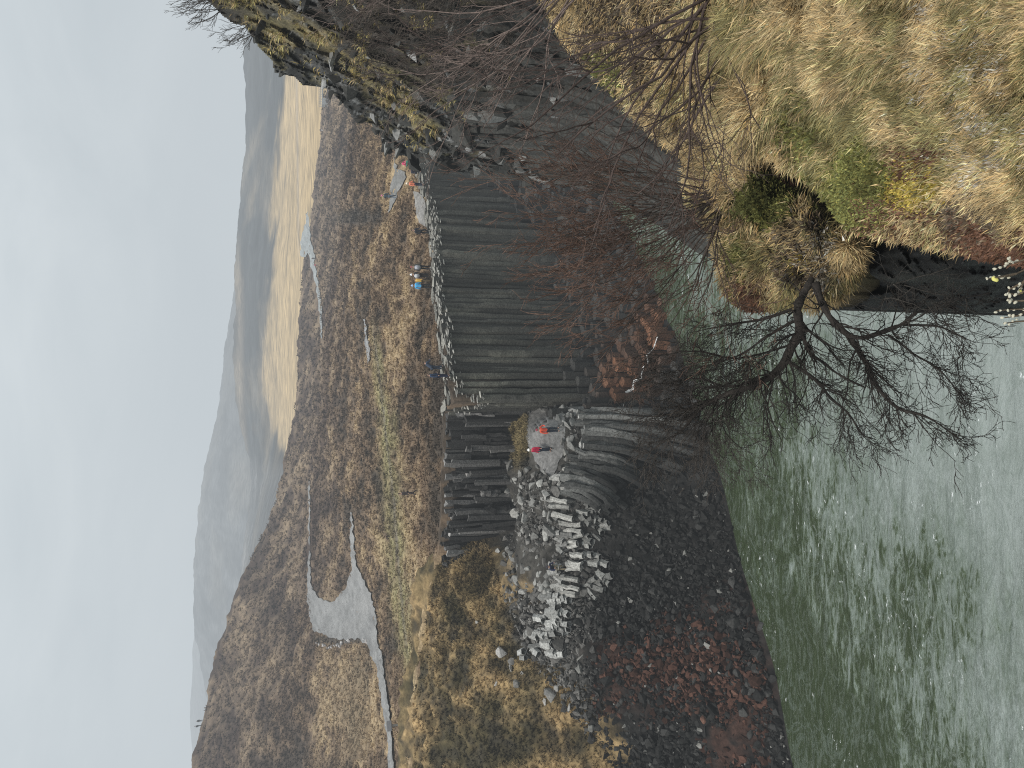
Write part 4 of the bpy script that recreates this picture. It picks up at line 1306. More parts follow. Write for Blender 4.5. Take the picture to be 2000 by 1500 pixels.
def b_zone(U, V, rs=None):
    n1 = fbm(U / 50, V / 50, 0, 4, 121); n2 = fbm(U / 16, V / 16, 0, 3, 123)
    c = np.broadcast_to(TAN * 0.95, U.shape + (3,)).copy()
    cov = {}
    W = {'olive': np.clip(0.35 + 0.8 * n1, 0, 1), 'brown': np.maximum(0.7 * blob(U, V, 1010, 1560, 90, 70, s=61, amp=0.4), 0),
         'green': np.maximum(blob(U, V, 1105, 1490, 60, 80, s=62, amp=0.3), 0.8 * blob(U, V, 985, 1435, 75, 30, s=63, amp=0.4)), 'yellow': 0.45 * blob(U, V, 985, 1560, 25, 30, s=64, amp=0.5), 'pale': 0.4 * blob(U, V, 1000, 1600, 60, 40, s=65, amp=0.4),
         'rust': np.maximum(blob(U, V, 920, 1460, 45, 45, s=66, amp=0.4), 0.9 * blob(U, V, 1160, 1560, 30, 50, s=67, amp=0.4))}
    for kname, colr in (('olive', OLV), ('brown', BRN), ('green', GRN * 0.85), ('yellow', YEL), ('pale', PALE), ('rust', RUS)):
        w = W[kname][..., None]
        if rs is not None: w = (rs.random(U.shape)[..., None] < w).astype(float)
        c = c * (1 - w) + w * colr
        cov[kname] = w[..., 0]
    return c, cov


turf_a = relief('grassy_ledge', A_POLY, A_D, 5.0, turf_disp(A_POLY, 70), lambda U, V, P: mix_zone(U, V)[0] * 0.38, M_TURF, back=1.2, drop=0.9)
tag(turf_a, 'grassy slope of the near bank falling away below the viewer', kind='structure')
turf_b = relief('grassy_knoll', B_POLY, B_D, 4.0, turf_disp(B_POLY, 60), lambda U, V, P: b_zone(U, V)[0] * 0.38, M_TURF, back=1.0, drop=0.5)
tag(turf_b, 'lower mossy knoll at the brink, split from the bank by a dark cleft', kind='structure')

# dark wet rock under the turf edge
R_POLY = [(893, 1560), (897, 1640), (893, 1750), (892, 1900), (893, 2110), (1080, 2110), (1100, 1800), (1110, 1700), (1200, 1600), (1260, 1490), (1150, 1470), (1000, 1580), (960, 1600), (930, 1575)]
R_D = Depth([(895, 1640, 10.0), (893, 1800, 9.0), (893, 2000, 8.0), (893, 2100, 7.6), (945, 1650, 9.6), (945, 1800, 8.0), (945, 2000, 7.0), (1000, 1700, 8.6), (1000, 1900, 6.0), (1000, 2100, 4.8), (1080, 1700, 8.2), (1080, 2000, 5.0), (1110, 1600, 9.4), (1200, 1520, 10.3), (1150, 1480, 11.4), (930, 1580, 10.9)])


def rock_disp(U, V, T, P):
    led = 0.35 * np.tanh((U - 952 + 0.02 * (V - 1800)) / 5.0) * -1
    return led + 0.2 * fbm(U / 20, V / 55, 0, 4, 131) + 0.12 * rocky(P, 71, 0.25)


def rock_c(U, V, P):
    n = fbm(U / 14, V / 40, 0, 4, 133)[..., None]
    c = np.array([0.0075, 0.008, 0.008]) * (1 + 0.7 * n)
    led = (np.exp(-((U - 957) / 7) ** 2) * 0.9 * sstep(1990, 1640, V))[..., None]  # lit line along the ledge, painted into the rock colour
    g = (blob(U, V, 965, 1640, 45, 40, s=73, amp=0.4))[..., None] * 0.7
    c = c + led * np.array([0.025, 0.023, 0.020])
    return c * (1 - g) + g * np.array([0.07, 0.065, 0.06]) * (1 + 0.6 * n)


M_WET = vcol_mat('wet_rock', 9, 0.6, 1.5, bump=0.8, bscale=14, dist=0.05, rough=0.6, spec=0.3)
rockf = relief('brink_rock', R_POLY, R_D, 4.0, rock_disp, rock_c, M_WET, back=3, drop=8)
tag(rockf, 'black wet rock face dropping to the river under the turf edge', kind='structure')

# ---- grass, moss and heather growing on it
bpy.context.view_layer.update()


def blades(name, n, poly, bv, colfn, seed, label, lenf, clump=60.0, green_short=True, dens=None):
    rs = np.random.default_rng(seed)
    pu = [p[0] for p in poly]; pv = [p[1] for p in poly]
    U = rs.uniform(min(pu), min(max(pu), 1530), n * 3); V = rs.uniform(min(pv), min(max(pv), 2040), n * 3)
    k_ = in_poly(U, V, poly)
    U, V = U[k_][:n], V[k_][:n]
    n = len(U)
    col, cov = colfn(U, V, rs)
    if 'keep' in cov:
        kp = cov.pop('keep'); U, V, col = U[kp], V[kp], col[kp]; cov = {a_: b_[kp] for a_, b_ in cov.items()}; n = len(U)
    P = np.empty((n, 3)); Nn = np.empty((n, 3)); good = np.ones(n, bool)
    dirs = pt(U, V, np.ones(n)) - EYE
    for i in range(n):
        h = bv.ray_cast(Vector(EYE), Vector(dirs[i]))
        if h[0] is None: good[i] = False; continue
        P[i] = h[0]; Nn[i] = h[1]
    P, Nn, U, V, col = P[good], Nn[good], U[good], V[good], col[good]
    cov = {a_: b_[good] for a_, b_ in cov.items()}
    n = len(P)
    f_ = (Nn * (EYE - P)).sum(1) < 0; Nn[f_] *= -1
    t = uv_of(P)[2]
    # smooth up-vector: mix surface normal with true up
    upv = Nn * 0.4 + np.array([0, 0, 0.75]); upv /= np.linalg.norm(upv, axis=1)[:, None]
    # combing: downhill, turned by a slow noise so that neighbours lie together
    down = np.array([-0.45, 0.75, -0.35]); s1 = down[None] - upv * (upv @ down)[:, None]; s1 /= np.linalg.norm(s1, axis=1)[:, None]
    s2 = np.cross(upv, s1)
    th = 2.1 * fbm(U / clump, V / clump, 0, 2, seed + 5) + rs.normal(0, 0.75, n)
    lay = np.clip(0.95 + 0.55 * fbm(U / 35, V / 35, 0, 2, seed + 6) + rs.normal(0, 0.3, n), 0.15, 1.9)
    moss = np.clip(cov['green'] + cov['yellow'] + 0.7 * cov['rust'] + 0.6 * cov['brown'] + 0.7 * cov['pale'], 0, 1)
    lay = np.where(moss > 0.5, rs.uniform(0.1, 0.9, n), lay)
    th = np.where(moss > 0.5, rs.uniform(0, 6.28, n), th)
    d = upv + lay[:, None] * (np.cos(th)[:, None] * s1 + np.sin(th)[:, None] * s2); d /= np.linalg.norm(d, axis=1)[:, None]
    ln = lenf(U, V, t) * rs.uniform(0.4, 1.4, n) * (1 - 0.5 * moss)
    wd_ = (0.0017 * t ** 0.92 + 0.0006) * rs.uniform(0.6, 1.3, n) * (1 + 2.0 * moss)
    view = (EYE - P); view /= np.linalg.norm(view, axis=1)[:, None]
    side = np.cross(d, view + 0.5 * rs.normal(size=(n, 3))); side /= np.linalg.norm(side, axis=1)[:, None]
    root = P - upv * (0.02 * t / 4)[:, None]
    curl = rs.normal(0, 0.35, n)[:, None] * side
    mid = root + d * (ln * 0.55)[:, None]
    d2 = d + np.array([0, 0, -0.55]) * (rs.uniform(0.3, 1.3, n) * (1 - 0.6 * moss))[:, None] + curl + 0.25 * s1 * (1 - moss)[:, None]
    d2 /= np.linalg.norm(d2, axis=1)[:, None]
    tip = mid + d2 * (ln * 0.55)[:, None]
    Vt = np.stack([root - side * wd_[:, None] * 0.5, root + side * wd_[:, None] * 0.5, mid + side * wd_[:, None] * 0.45, mid - side * wd_[:, None] * 0.45, tip], 1).reshape(-1, 3)
    i0 = np.arange(n) * 5
    li = np.stack([i0, i0 + 1, i0 + 2, i0 + 3, i0 + 3, i0 + 2, i0 + 4], 1).ravel()
    lt = np.tile([4, 3], n)
    br = (np.exp(rs.normal(0, 0.33, n)) * np.clip(0.92 + 0.42 * fbm(U / 24, V / 24, 0, 3, seed + 8), 0.45, 1.5))[:, None]
    c0 = col * br
    hue = rs.normal(0, 0.07, (n, 1)) * np.array([1, 0.2, -0.8]); c0 = c0 * (1 + hue)
    C = np.stack([c0 * 0.35, c0 * 0.35, c0, c0, c0 * 1.2], 1).reshape(-1, 3)  # roots darkened: shade between the blades put into their colour
    o = new_mesh(name, Vt, mat=M_BLADE, col=np.clip(C, 0.005, 0.8), li=li, lt=lt, smooth=False)
    tag(o, label, 'grass', kind='stuff')
    return o


BVA = tree_of(turf_a); BVB = tree_of(turf_b)


def len_a(U, V, t):
    tus = np.maximum(blob(U, V, 1260, 1450, 75, 55, s=81, amp=0.3), np.maximum(0.9 * blob(U, V, 1440, 1470, 80, 60, s=82, amp=0.3), 0.5 * blob(U, V, 1370, 1650, 90, 60, s=83, amp=0.4)))
    mz = np.clip(blob(U, V, 1128, 1690, 110, 130, s=45, amp=0.25) + sstep(75, 25, edge_dist(U, V, A_POLY[:8])) * sstep(1600, 1660, V), 0, 1)
    return (0.020 + 0.0125 * t) * (1 + 1.5 * tus) * (1 - 0.3 * mz)


blades('long_grass', 175000, A_POLY, BVA, mix_zone, 91, 'dry straw and green moss covering the near slope', len_a)
blades('bank_moss', 60000, [(1010, 1640), (1100, 1560), (1190, 1530), (1260, 1600), (1260, 1800), (1180, 1900), (1080, 2000), (1000, 2000), (990, 1900)], BVA, lambda U, V, rs: (lambda r: (r[0], dict(r[1], keep=(r[1]['green'] + r[1]['yellow'] + r[1]['rust'] + r[1]['brown']) > 0.5)))(mix_zone(U, V, rs)), 95, 'green and yellow moss with rusty heather at the edge of the near slope', len_a)
blades('knoll_grass', 42000, B_POLY, BVB, b_zone, 92, 'dry grass, moss and rusty heather on the lower knoll', lambda U, V, t: 0.02 + 0.0125 * t)


def straw_zone(U, V, rs):
    """tussocks of straw and yellow moss in bands down the near wall"""
    n1 = fbm(U / 26, V / 26, 0, 3, 141)
    band = np.exp(-((V - (540 + 1.15 * (1500 - U))) / 30) ** 2) * sstep(1240, 1300, U) + np.exp(-((V - (455 + 1.25 * (1500 - U))) / 24) ** 2) * sstep(1390, 1430, U) * 1.2 + np.exp(-((V - (640 + 0.72 * (1500 - U))) / 28) ** 2) * sstep(1200, 1260, U) * (1 - sstep(1400, 1440, U))
    keep = rs.random(U.shape) < np.clip(band * (0.15 + 1.5 * n1) + 0.25 * sstep(0.25, 0.6, n1) * sstep(1050, 900, V), 0, 1)
    c = np.where((rs.random(U.shape) < 0.35 + 0.4 * n1)[..., None], np.array([0.33, 0.275, 0.11]), np.array([0.36, 0.275, 0.155]))
    z0 = np.zeros(U.shape)
    return c, dict(keep=keep, olive=z0, brown=z0, green=z0, yellow=z0, pale=z0, rust=z0)


blades('wall_grass', 52000, [(1530, 380), (1440, 482), (1357, 535), (1300, 665), (1212, 757), (1203, 850), (1230, 1000), (1350, 1000), (1530, 900)], BW, straw_zone, 93, 'tussocks of straw and yellow moss on the ledges of the near wall', lambda U, V, t: 0.009 * t)
# ------------------------------------------------------------------ bare shrubs and the leaning dead tree


def tubes(name, lines, mat, parent=None, sides=5):
    """lines: list of (points (n,3), radii (n,), colour) -> one mesh"""
    Vs, li, lt, Cs = [], [], [], []; n0 = 0
    by = {}
    for L_ in lines: by.setdefault((len(L_[0]), 3 if L_[1][0] < 0.004 else sides), []).append(L_)
    for (n, sd_), group in by.items():
        P = np.array([g[0] for g in group], float); R = np.array([g[1] for g in group], float); C = np.array([g[2] for g in group], float)
        m_ = len(P)
        tan = np.gradient(P, axis=1); tan /= np.linalg.norm(tan, axis=2)[..., None] + 1e-12
        ref = np.where(np.abs(tan[:, :1, 2:3]) < 0.8, np.array([0, 0, 1.0]), np.array([1.0, 0, 0]))
        X = np.cross(np.broadcast_to(ref, tan.shape), tan); X /= np.linalg.norm(X, axis=2)[..., None] + 1e-12
        Yv = np.cross(tan, X)
        ph = np.arange(sd_) / sd_ * 2 * np.pi
        V = P[:, :, None, :] + R[:, :, None, None] * (np.cos(ph)[None, None, :, None] * X[:, :, None, :] + np.sin(ph)[None, None, :, None] * Yv[:, :, None, :])
        idx = np.arange(m_ * n * sd_).reshape(m_, n, sd_) + n0
        a_ = idx[:, :-1, :]; b_ = np.roll(idx, -1, 2)[:, :-1, :]; c_ = np.roll(idx, -1, 2)[:, 1:, :]; d_ = idx[:, 1:, :]
        f = np.stack([a_, b_, c_, d_], -1).reshape(-1, 4)
        Vs.append(V.reshape(-1, 3)); li.append(f.ravel()); lt.append(np.full(len(f), 4))
        Cs.append(np.broadcast_to(C[:, None, None, :], V.shape).reshape(-1, 3)); n0 += m_ * n * sd_
    return new_mesh(name, np.concatenate(Vs), mat=mat, parent=parent, col=np.concatenate(Cs), li=np.concatenate(li), lt=np.concatenate(lt), smooth=True)


def grow(out, p, d, ln, r, lvl, maxl, rs, col, up=(0, 0, 0.15), jit=0.16, nk=(4, 7), ang=0.6, shrink=0.55, seg=7, tipr=0.0016, first=0.2, twist=None):
    p = np.asarray(p, float); d = np.asarray(d, float); d = d / np.linalg.norm(d)
    pts = [p]; dirs = [d]
    for i in range(seg):
        d = d + rs.normal(0, jit, 3) + np.asarray(up) / seg * 2.0
        d /= np.linalg.norm(d)
        p = p + d * ln / seg
        pts.append(p); dirs.append(d)
    rr = r + (max(tipr, r * 0.32) - r) * np.linspace(0, 1, seg + 1) ** 0.8
    out.setdefault(lvl, []).append((np.array(pts), rr, np.asarray(col) * rs.uniform(0.8, 1.25)))
    if lvl >= maxl: return
    k_ = rs.integers(nk[0], nk[1] + 1)
    for j in range(k_):
        s = first + (1.0 - first) * (j + rs.random()) / k_
        s = min(s, 0.999)
        i = int(s * seg); f = s * seg - i
        b = pts[i] * (1 - f) + pts[i + 1] * f
        dd = dirs[i + 1]
        ax = rs.normal(size=3); ax -= dd * (ax @ dd); ax /= np.linalg.norm(ax)
        an = ang * rs.uniform(0.55, 1.35)
        nd = dd * math.cos(an) + ax * math.sin(an)
        grow(out, b, nd, ln * shrink * rs.uniform(0.55, 1.25) * (1.15 - 0.45 * s), max(tipr, r * (0.62 - 0.25 * s)), lvl + 1, maxl, rs, col, up, jit, nk, ang, shrink, max(4, seg - 1), tipr, 0.12)


CR = np.array([1.0, 0, 0]); CU = np.array([0, SP, CP]); CF = np.array([0, CP, -SP])


def pdir(du, dv, df=0.0):
    """direction given in upright-picture terms: right, down, away"""
    d = CR * du - CU * dv + CF * df
    return d / np.linalg.norm(d)


def plant(name, out, mat, label, cat, loc, group=None, parts=None):
    root = empty(name, loc)
    tag(root, label, cat, group)
    mx = max(out)
    groups = parts or [('stem', [0]), ('branch', [1]), ('twig', list(range(2, mx + 1)))]
    for nm, lv in groups:
        ls = [l for k_ in lv if k_ in out for l in out[k_]]
        if ls:
            o = tubes(nm, ls, mat); adopt(root, o)
    return root


# big shrub at the upper right, rooted beyond the right edge
out = {}; rs = np.random.default_rng(201)
base_p = pt(1525, 1440, 6.3)
for i in range(15):
    f = i / 14
    an = math.radians(92 + 84 * f + rs.normal(0, 4))
    d = pdir(math.cos(an) * 1.0, -math.sin(an), rs.normal(0.12, 0.28))
    b = base_p + CR * rs.normal(0, 0.10) + CU * rs.normal(0, 0.18)
    grow(out, b, d, rs.uniform(1.6, 2.7) * (1.0 - 0.2 * f), rs.uniform(0.010, 0.020), 0, 3, rs, (0.075, 0.055, 0.048), up=(-0.05, 0.0, 0.10), jit=0.15, nk=(3, 5), ang=0.55, shrink=0.52, seg=9, tipr=0.0019)
plant('bare_shrub', out, M_BARK, 'large leafless brown shrub leaning in over the straw grass at the right edge', 'shrub', base_p)
# second shrub a little further up the bank
out = {}; rs = np.random.default_rng(202)
base_p = pt(1540, 1120, 8.8)
for i in range(13):
    f = i / 12
    an = math.radians(86 + 72 * f + rs.normal(0, 5))
    d = pdir(math.cos(an), -math.sin(an), rs.normal(0.1, 0.3))
    grow(out, base_p + rs.normal(0, 0.12, 3), d, rs.uniform(1.8, 2.9), rs.uniform(0.010, 0.016), 0, 3, rs, (0.15, 0.115, 0.10), up=(0, 0, 0.12), jit=0.12, nk=(3, 5), ang=0.45, shrink=0.48, seg=9, tipr=0.0026)
plant('bare_shrub', out, M_BARK, 'pale twigged leafless shrub rising in front of the dark wall at the upper right', 'shrub', base_p)
# brown thicket on the slope
out = {}; rs = np.random.default_rng(203)
for i in range(95):
    u0 = rs.uniform(1330, 1540); v0 = rs.uniform(760, 1080) - 0.25 * (u0 - 1330)
    h, _ = cast(u0, v0, BW)
    if h is None: continue
    d = np.array([rs.normal(-0.45, 0.3), rs.normal(-0.3, 0.3), 1.0])
    grow(out, h - (h - EYE) / np.linalg.norm(h - EYE) * 0.05, d, rs.uniform(0.9, 1.9), 0.016, 0, 2, rs, (0.10, 0.083, 0.070), up=(0, 0, 0.1), jit=0.14, nk=(5, 8), ang=0.6, shrink=0.55, seg=6, tipr=0.0042)
o = tubes('thicket', [l for k_ in out for l in out[k_]], M_BARK)
tag(o, 'purplish brown leafless thicket clinging to the slope of the near wall', 'shrub', kind='stuff')
# bare saplings on the skyline
sap = [(1500, 415, (-0.25, -1), 1.5), (1478, 432, (-0.55, -0.8), 1.4), (1450, 478, (-0.75, -0.65), 1.3), (1432, 490, (-0.8, -0.45), 1.0), (1490, 420, (-0.1, -1), 1.1)]
for i, (u0, v0, (du, dv), ln) in enumerate(sap):
    out = {}; rs = np.random.default_rng(210 + i)
    t0 = float(WALL_D(u0 + 6, v0 + 8)) - 0.1; bp_ = pt(u0 + 8, v0 + 10, t0)
    for k_ in range(4):
        grow(out, bp_, pdir(du + rs.normal(0, 0.2), dv + rs.normal(0, 0.2), rs.normal(0, 0.2)), ln * rs.uniform(0.7, 1.1), 0.016, 0, 2, rs, (0.07, 0.062, 0.058), jit=0.14, nk=(4, 6), ang=0.6, shrink=0.5, seg=6, tipr=0.0045)
    plant('sapling', out, M_BARK, 'small bare sapling on the brow of the rock against the sky', 'shrub', bp_, 'bare saplings on the brow of the near rock', parts=[('crown', [0, 1, 2])])

# reddish willow in the middle, on the knoll
out = {}; rs = np.random.default_rng(221)
base_p = pt(1112, 1412, 9.3)
for i in range(36):
    f = (i + rs.random()) / 36
    an = math.radians(74 + 92 * f)
    d = pdir(math.cos(an) * 1.0, -math.sin(an), rs.normal(0.05, 0.30))
    grow(out, base_p + CR * rs.normal(0, 0.1) + CF * rs.normal(0, 0.1), d, rs.uniform(1.75, 2.75) * (1 - 0.22 * max(0, f - 0.5)), rs.uniform(0.008, 0.014), 0, 3, rs, (0.080, 0.064, 0.054), up=(-0.02, 0, 0.22), jit=0.13, nk=(3, 6), ang=0.45, shrink=0.5, seg=8, tipr=0.0031)
for l in out.get(3, []) + out.get(2, []):
    pass
for k_ in (2, 3):
    out[k_] = [(p, r, np.asarray(c) * np.array([1.65, 1.30, 1.18])) for p, r, c in out[k_]]
plant('willow_shrub', out, M_BARK, 'reddish brown leafless willow rising from the knoll in front of the column cliff', 'shrub', base_p)

# the dark tree leaning out over the river
out = {}; rs = np.random.default_rng(231)
DARK = np.array([0.030, 0.026, 0.023])
limbs = [
    ([(955, 1585), (930, 1572), (905, 1560), (878, 1560), (851, 1566)], (0.05, 0.09), 7.75, 0.0, True),
    ([(851, 1566), (827, 1549), (791, 1531), (765, 1505), (743, 1462), (728, 1415), (705, 1374), (682, 1345)], (0.080, 0.024), 7.75, 0.5, False),
    ([(945, 1592), (915, 1604), (878, 1622), (846, 1659), (842, 1689), (855, 1730), (868, 1764), (889, 1790)], (0.062, 0.024), 7.7, -0.3, False),
    ([(846, 1659), (818, 1674), (788, 1692), (750, 1711), (705, 1749), (690, 1794), (671, 1835), (641, 1880)], (0.036, 0.007), 7.65, -0.5, False),
    ([(795, 1535), (773, 1572), (754, 1599), (724, 1621), (694, 1655), (653, 1685), (640, 1710)], (0.032, 0.006), 7.8, 0.3, False),
    ([(845, 1566), (829, 1574), (806, 1587), (791, 1610), (765, 1644), (742, 1690)], (0.030, 0.010), 7.75, -0.3, False),
    ([(846, 1735), (810, 1785), (780, 1830), (750, 1860), (713, 1887)], (0.016, 0.005), 7.6, -0.4, False),
    ([(868, 1764), (864, 1830), (848, 1870), (830, 1906)], (0.018, 0.004), 7.6, -0.2, False),
    ([(889, 1790), (905, 1840), (900, 1890)], (0.016, 0.004), 7.5, -0.1, False),
    ([(895, 1548), (880, 1500), (868, 1450), (860, 1400), (850, 1350)], (0.022, 0.006), 7.9, 0.4, False),
    ([(872, 1552), (845, 1500), (812, 1450), (790, 1400), (778, 1345)], (0.022, 0.006), 7.9, 0.3, False),
    ([(851, 1566), (838, 1530), (790, 1480), (750, 1440), (742, 1390)], (0.016, 0.005), 7.7, 0.1, False),
    ([(728, 1415), (705, 1350), (690, 1300), (688, 1255)], (0.024, 0.006), 8.1, 0.4, False),
    ([(705, 1374), (660, 1330), (632, 1290), (612, 1262)], (0.022, 0.006), 8.2, 0.4, False),
    ([(735, 1440), (690, 1410), (650, 1420), (618, 1455)], (0.014, 0.004), 8.0, 0.2, False),
    ([(765, 1505), (745, 1430), (760, 1360), (752, 1290), (760, 1250)], (0.020, 0.005), 8.1, 0.5, False),
    ([(827, 1549), (800, 1440), (815, 1360), (806, 1290), (812, 1240)], (0.018, 0.005), 8.1, 0.5, False),
    ([(743, 1462), (700, 1395), (655, 1375), (590, 1370)], (0.014, 0.004), 8.1, 0.2, False),
]
LIMB_OBJ = []
root = empty('leaning_tree', pt(905, 1600, 7.7))
tag(root, 'dark gnarled leafless tree leaning out from the brink over the river', 'tree')
for li_, (cp, (r0, r1), t0, dt, trunk) in enumerate(limbs):
    c = np.array(cp, float); m_ = len(c)
    kk = np.linspace(0, m_ - 1, 4 * (m_ - 1) + 1)
    # smooth curve through the knots
    def crv(col_):
        x = np.arange(m_); y_ = c[:, col_]; tg = np.gradient(y_)
        i = np.clip(kk.astype(int), 0, m_ - 2); s = kk - i
        return (2 * s**3 - 3 * s**2 + 1) * y_[i] + (s**3 - 2 * s**2 + s) * tg[i] + (-2 * s**3 + 3 * s**2) * y_[i + 1] + (s**3 - s**2) * tg[i + 1]
    uu_, vv_ = crv(0), crv(1)
    w_ = np.linspace(0, 1, len(kk))
    tt = t0 + dt * w_ + 0.05 * fbm(kk * 0.9, li_ * 3.1, 0, 2, 7)
    P = pt(uu_ + 2.0 * fbm(kk, li_ * 7.7, 1, 2, 3), vv_ + 2.0 * fbm(kk, li_ * 5.1, 2, 2, 4), tt)
    R = (0.62 if li_ < 3 else 0.78) * (r0 + (r1 - r0) * w_) * (1 + 0.2 * fbm(kk * 2.6, li_, 0, 3, 11))
    o = tubes('trunk' if trunk else 'limb', [(P, R, DARK * (1.25 if li_ < 5 else 1.0))], M_BARK, sides=9); adopt(root, o)
    # side branches
    n = len(P); cum = np.concatenate([[0], np.cumsum(np.linalg.norm(np.diff(P, axis=0), axis=1))])
    nb_ = int(cum[-1] / (0.042 if li_ in (12, 13, 14, 15, 16, 17) else 0.056)) if li_ else 5
    for j in range(nb_):
        s = rs.uniform(0.12 if li_ else 0.5, 1.0); i = min(int(s * (n - 1)), n - 2)
        dd = P[i + 1] - P[i]; dd /= np.linalg.norm(dd)
        ax = rs.normal(size=3) + CF * 0.0; ax -= dd * (ax @ dd); ax /= np.linalg.norm(ax)
        an = rs.uniform(0.5, 1.25)
        outw = pdir(-0.35, 0.05 if li_ in (3, 4, 6, 7) else -0.25)
        nd = dd * math.cos(an) + ax * math.sin(an) + outw * 0.3
        rr = R[i] * rs.uniform(0.25, 0.5)
        grow(out, P[i], nd, rs.uniform(0.3, 0.85) * (0.6 + 0.5 * min(1, R[i] / 0.03)), float(np.clip(rr, 0.003, 0.012)), 1, 3, rs, DARK * (1.0 if li_ < 12 else 1.8), up=(-0.1, -0.05, 0.0), jit=0.2, nk=(3, 6), ang=0.65, shrink=0.55, seg=6, tipr=0.0024, first=0.15)
for nm, lv in (('branch', [1]), ('twig', [2, 3])):
    o = tubes(nm, [l for k_ in lv for l in out.get(k_, [])], M_BARK); adopt(root, o)

# scrub hanging on the rock below the tree
rs = np.random.default_rng(241)
for i in range(9):
    out = {}
    b = pt(rs.uniform(905, 955), 1725 + 20 * i, 6.5)
    for k_ in range(2):
        grow(out, b, pdir(rs.normal(-0.5, .4), rs.normal(-0.2, .6), -0.5), rs.uniform(0.3, 0.6), 0.006, 0, 2, rs, (0.05, 0.045, 0.04), jit=0.2, nk=(3, 5), ang=0.8, shrink=0.6, seg=6, tipr=0.0016)
    plant('rock_scrub', out, M_BARK, 'sparse leafless scrub clinging to the black rock below the leaning tree', 'shrub', b, 'scrub on the black rock', parts=[('crown', [0, 1, 2])])

# willow catkins reaching in at the bottom
m_cat = flat_mat('catkin_white', (0.50, 0.47, 0.37), noise=0.3, scale=120)
m_caty = flat_mat('catkin_yellow', (0.62, 0.58, 0.18), noise=0.3, scale=150)
root = empty('catkin_willow', pt(960, 2060, 1.75))
tag(root, 'willow twigs with white fluffy catkins reaching in over the black rock', 'willow')
stems = [([(1000, 2075), (985, 2020), (965, 1985), (958, 1960), (955, 1925)], 1.75), ([(965, 1985), (960, 1950), (956, 1935)], 1.75), ([(985, 2020), (950, 2000), (935, 1972), (925, 1968)], 1.72), ([(960, 2060), (915, 2012), (912, 1975), (918, 1968)], 1.78), ([(950, 2000), (930, 1990)], 1.74),
         ([(930, 2080), (897, 2010), (896, 1970), (892, 1945)], 1.76), ([(897, 2010), (885, 1992), (880, 1962)], 1.77), ([(960, 2060), (940, 2015), (925, 1990), (926, 1970)], 1.7), ([(1010, 2080), (1000, 2020), (985, 1975), (972, 1938)], 1.8), ([(985, 1975), (995, 1965)], 1.8), ([(910, 2080), (875, 2020), (872, 1985), (868, 1960)], 1.74)]
ls = []; tips = []
for cp, t0 in stems:
    c = np.array(cp, float); kk = np.linspace(0, len(c) - 1, 10)
    P = pt(np.interp(kk, range(len(c)), c[:, 0]) + 1.5 * vnoise(kk * 2, t0 * 9, 0, 3), np.interp(kk, range(len(c)), c[:, 1]), t0 + 0.02 * vnoise(kk, t0 * 5, 0, 4))
    ls.append((P, np.linspace(0.0035, 0.0014, 10), (0.11, 0.085, 0.06)))
    for j in list(range(3, 10)):
        if j == 9 or RNG.random() < 0.62: tips.append((P[j], P[j] - P[j - 1]))
o = tubes('stem', ls, M_BARK, sides=6); adopt(root, o)
bm = bmesh.new(); bmesh.ops.create_icosphere(bm, subdivisions=2, radius=1.0)
for v_ in bm.verts:
    v_.co.z *= 1.55 if v_.co.z > 0 else 1.2
    v_.co *= 1 + 0.10 * math.sin(v_.co.x * 19 + v_.co.y * 23) * math.cos(v_.co.z * 17)
cme = bpy.data.meshes.new('catkin'); bm.to_mesh(cme); bm.free(); cme.materials.append(m_cat)
for p in cme.polygons: p.use_smooth = True
cmy = cme.copy(); cmy.materials.clear(); cmy.materials.append(m_caty)
for j, (p, d) in enumerate(tips):
    yel = j in (5, 21)
    o = bpy.data.objects.new('catkin', cmy if yel else cme); COL.objects.link(o)
    dv_ = Vector(d) + Vector(RNG.normal(0, 0.012, 3))
    o.rotation_euler = dv_.to_track_quat('Z', 'Y').to_euler()
    s = RNG.uniform(0.0024, 0.0035) * (1.6 if yel else 1)
    o.scale = (s, s, s * 1.1)
    o.location = Vector(p) + Vector(RNG.normal(0, 0.003, 3))
    if yel: o['label'] = 'opened yellow catkin'
    adopt(root, o)
# ------------------------------------------------------------------ people


def skin(name, nodes, edges, mat, root_i=0, sub=1):
    """one continuous surface grown on a skeleton: nodes = [(x,y,z,r)]"""
    me = bpy.data.meshes.new(name)
    me.from_pydata([n[:3] for n in nodes], edges, [])
    o = bpy.data.objects.new(name, me); COL.objects.link(o)
    m = o.modifiers.new('skin', 'SKIN'); m.use_smooth_shade = True
    if not me.skin_vertices: me.skin_vertices.new(name='')
    sv = me.skin_vertices[0].data
    for i, n in enumerate(nodes):
        r = n[3]
        sv[i].radius = (r[0], r[1]) if isinstance(r, tuple) else (r, r)
        sv[i].use_root = (i == root_i)
    s = o.modifiers.new('sub', 'SUBSURF'); s.levels = sub; s.render_levels = sub
    dg = bpy.context.evaluated_depsgraph_get()
    me2 = bpy.data.meshes.new_from_object(o.evaluated_get(dg))
    me2.name = name
    bpy.data.objects.remove(o)
    o = bpy.data.objects.new(name, me2); COL.objects.link(o)
    me2.materials.clear(); me2.materials.append(mat)
    for p in me2.polygons: p.use_smooth = True
    return o


_cm = {}


def cloth(c):
    k_ = tuple(c)
    if k_ not in _cm: _cm[k_] = flat_mat('cloth', c, rough=0.85, noise=0.18, scale=14)
    return _cm[k_]


SKIN = flat_mat('skin', (0.50, 0.31, 0.23), rough=0.6, noise=0.08)


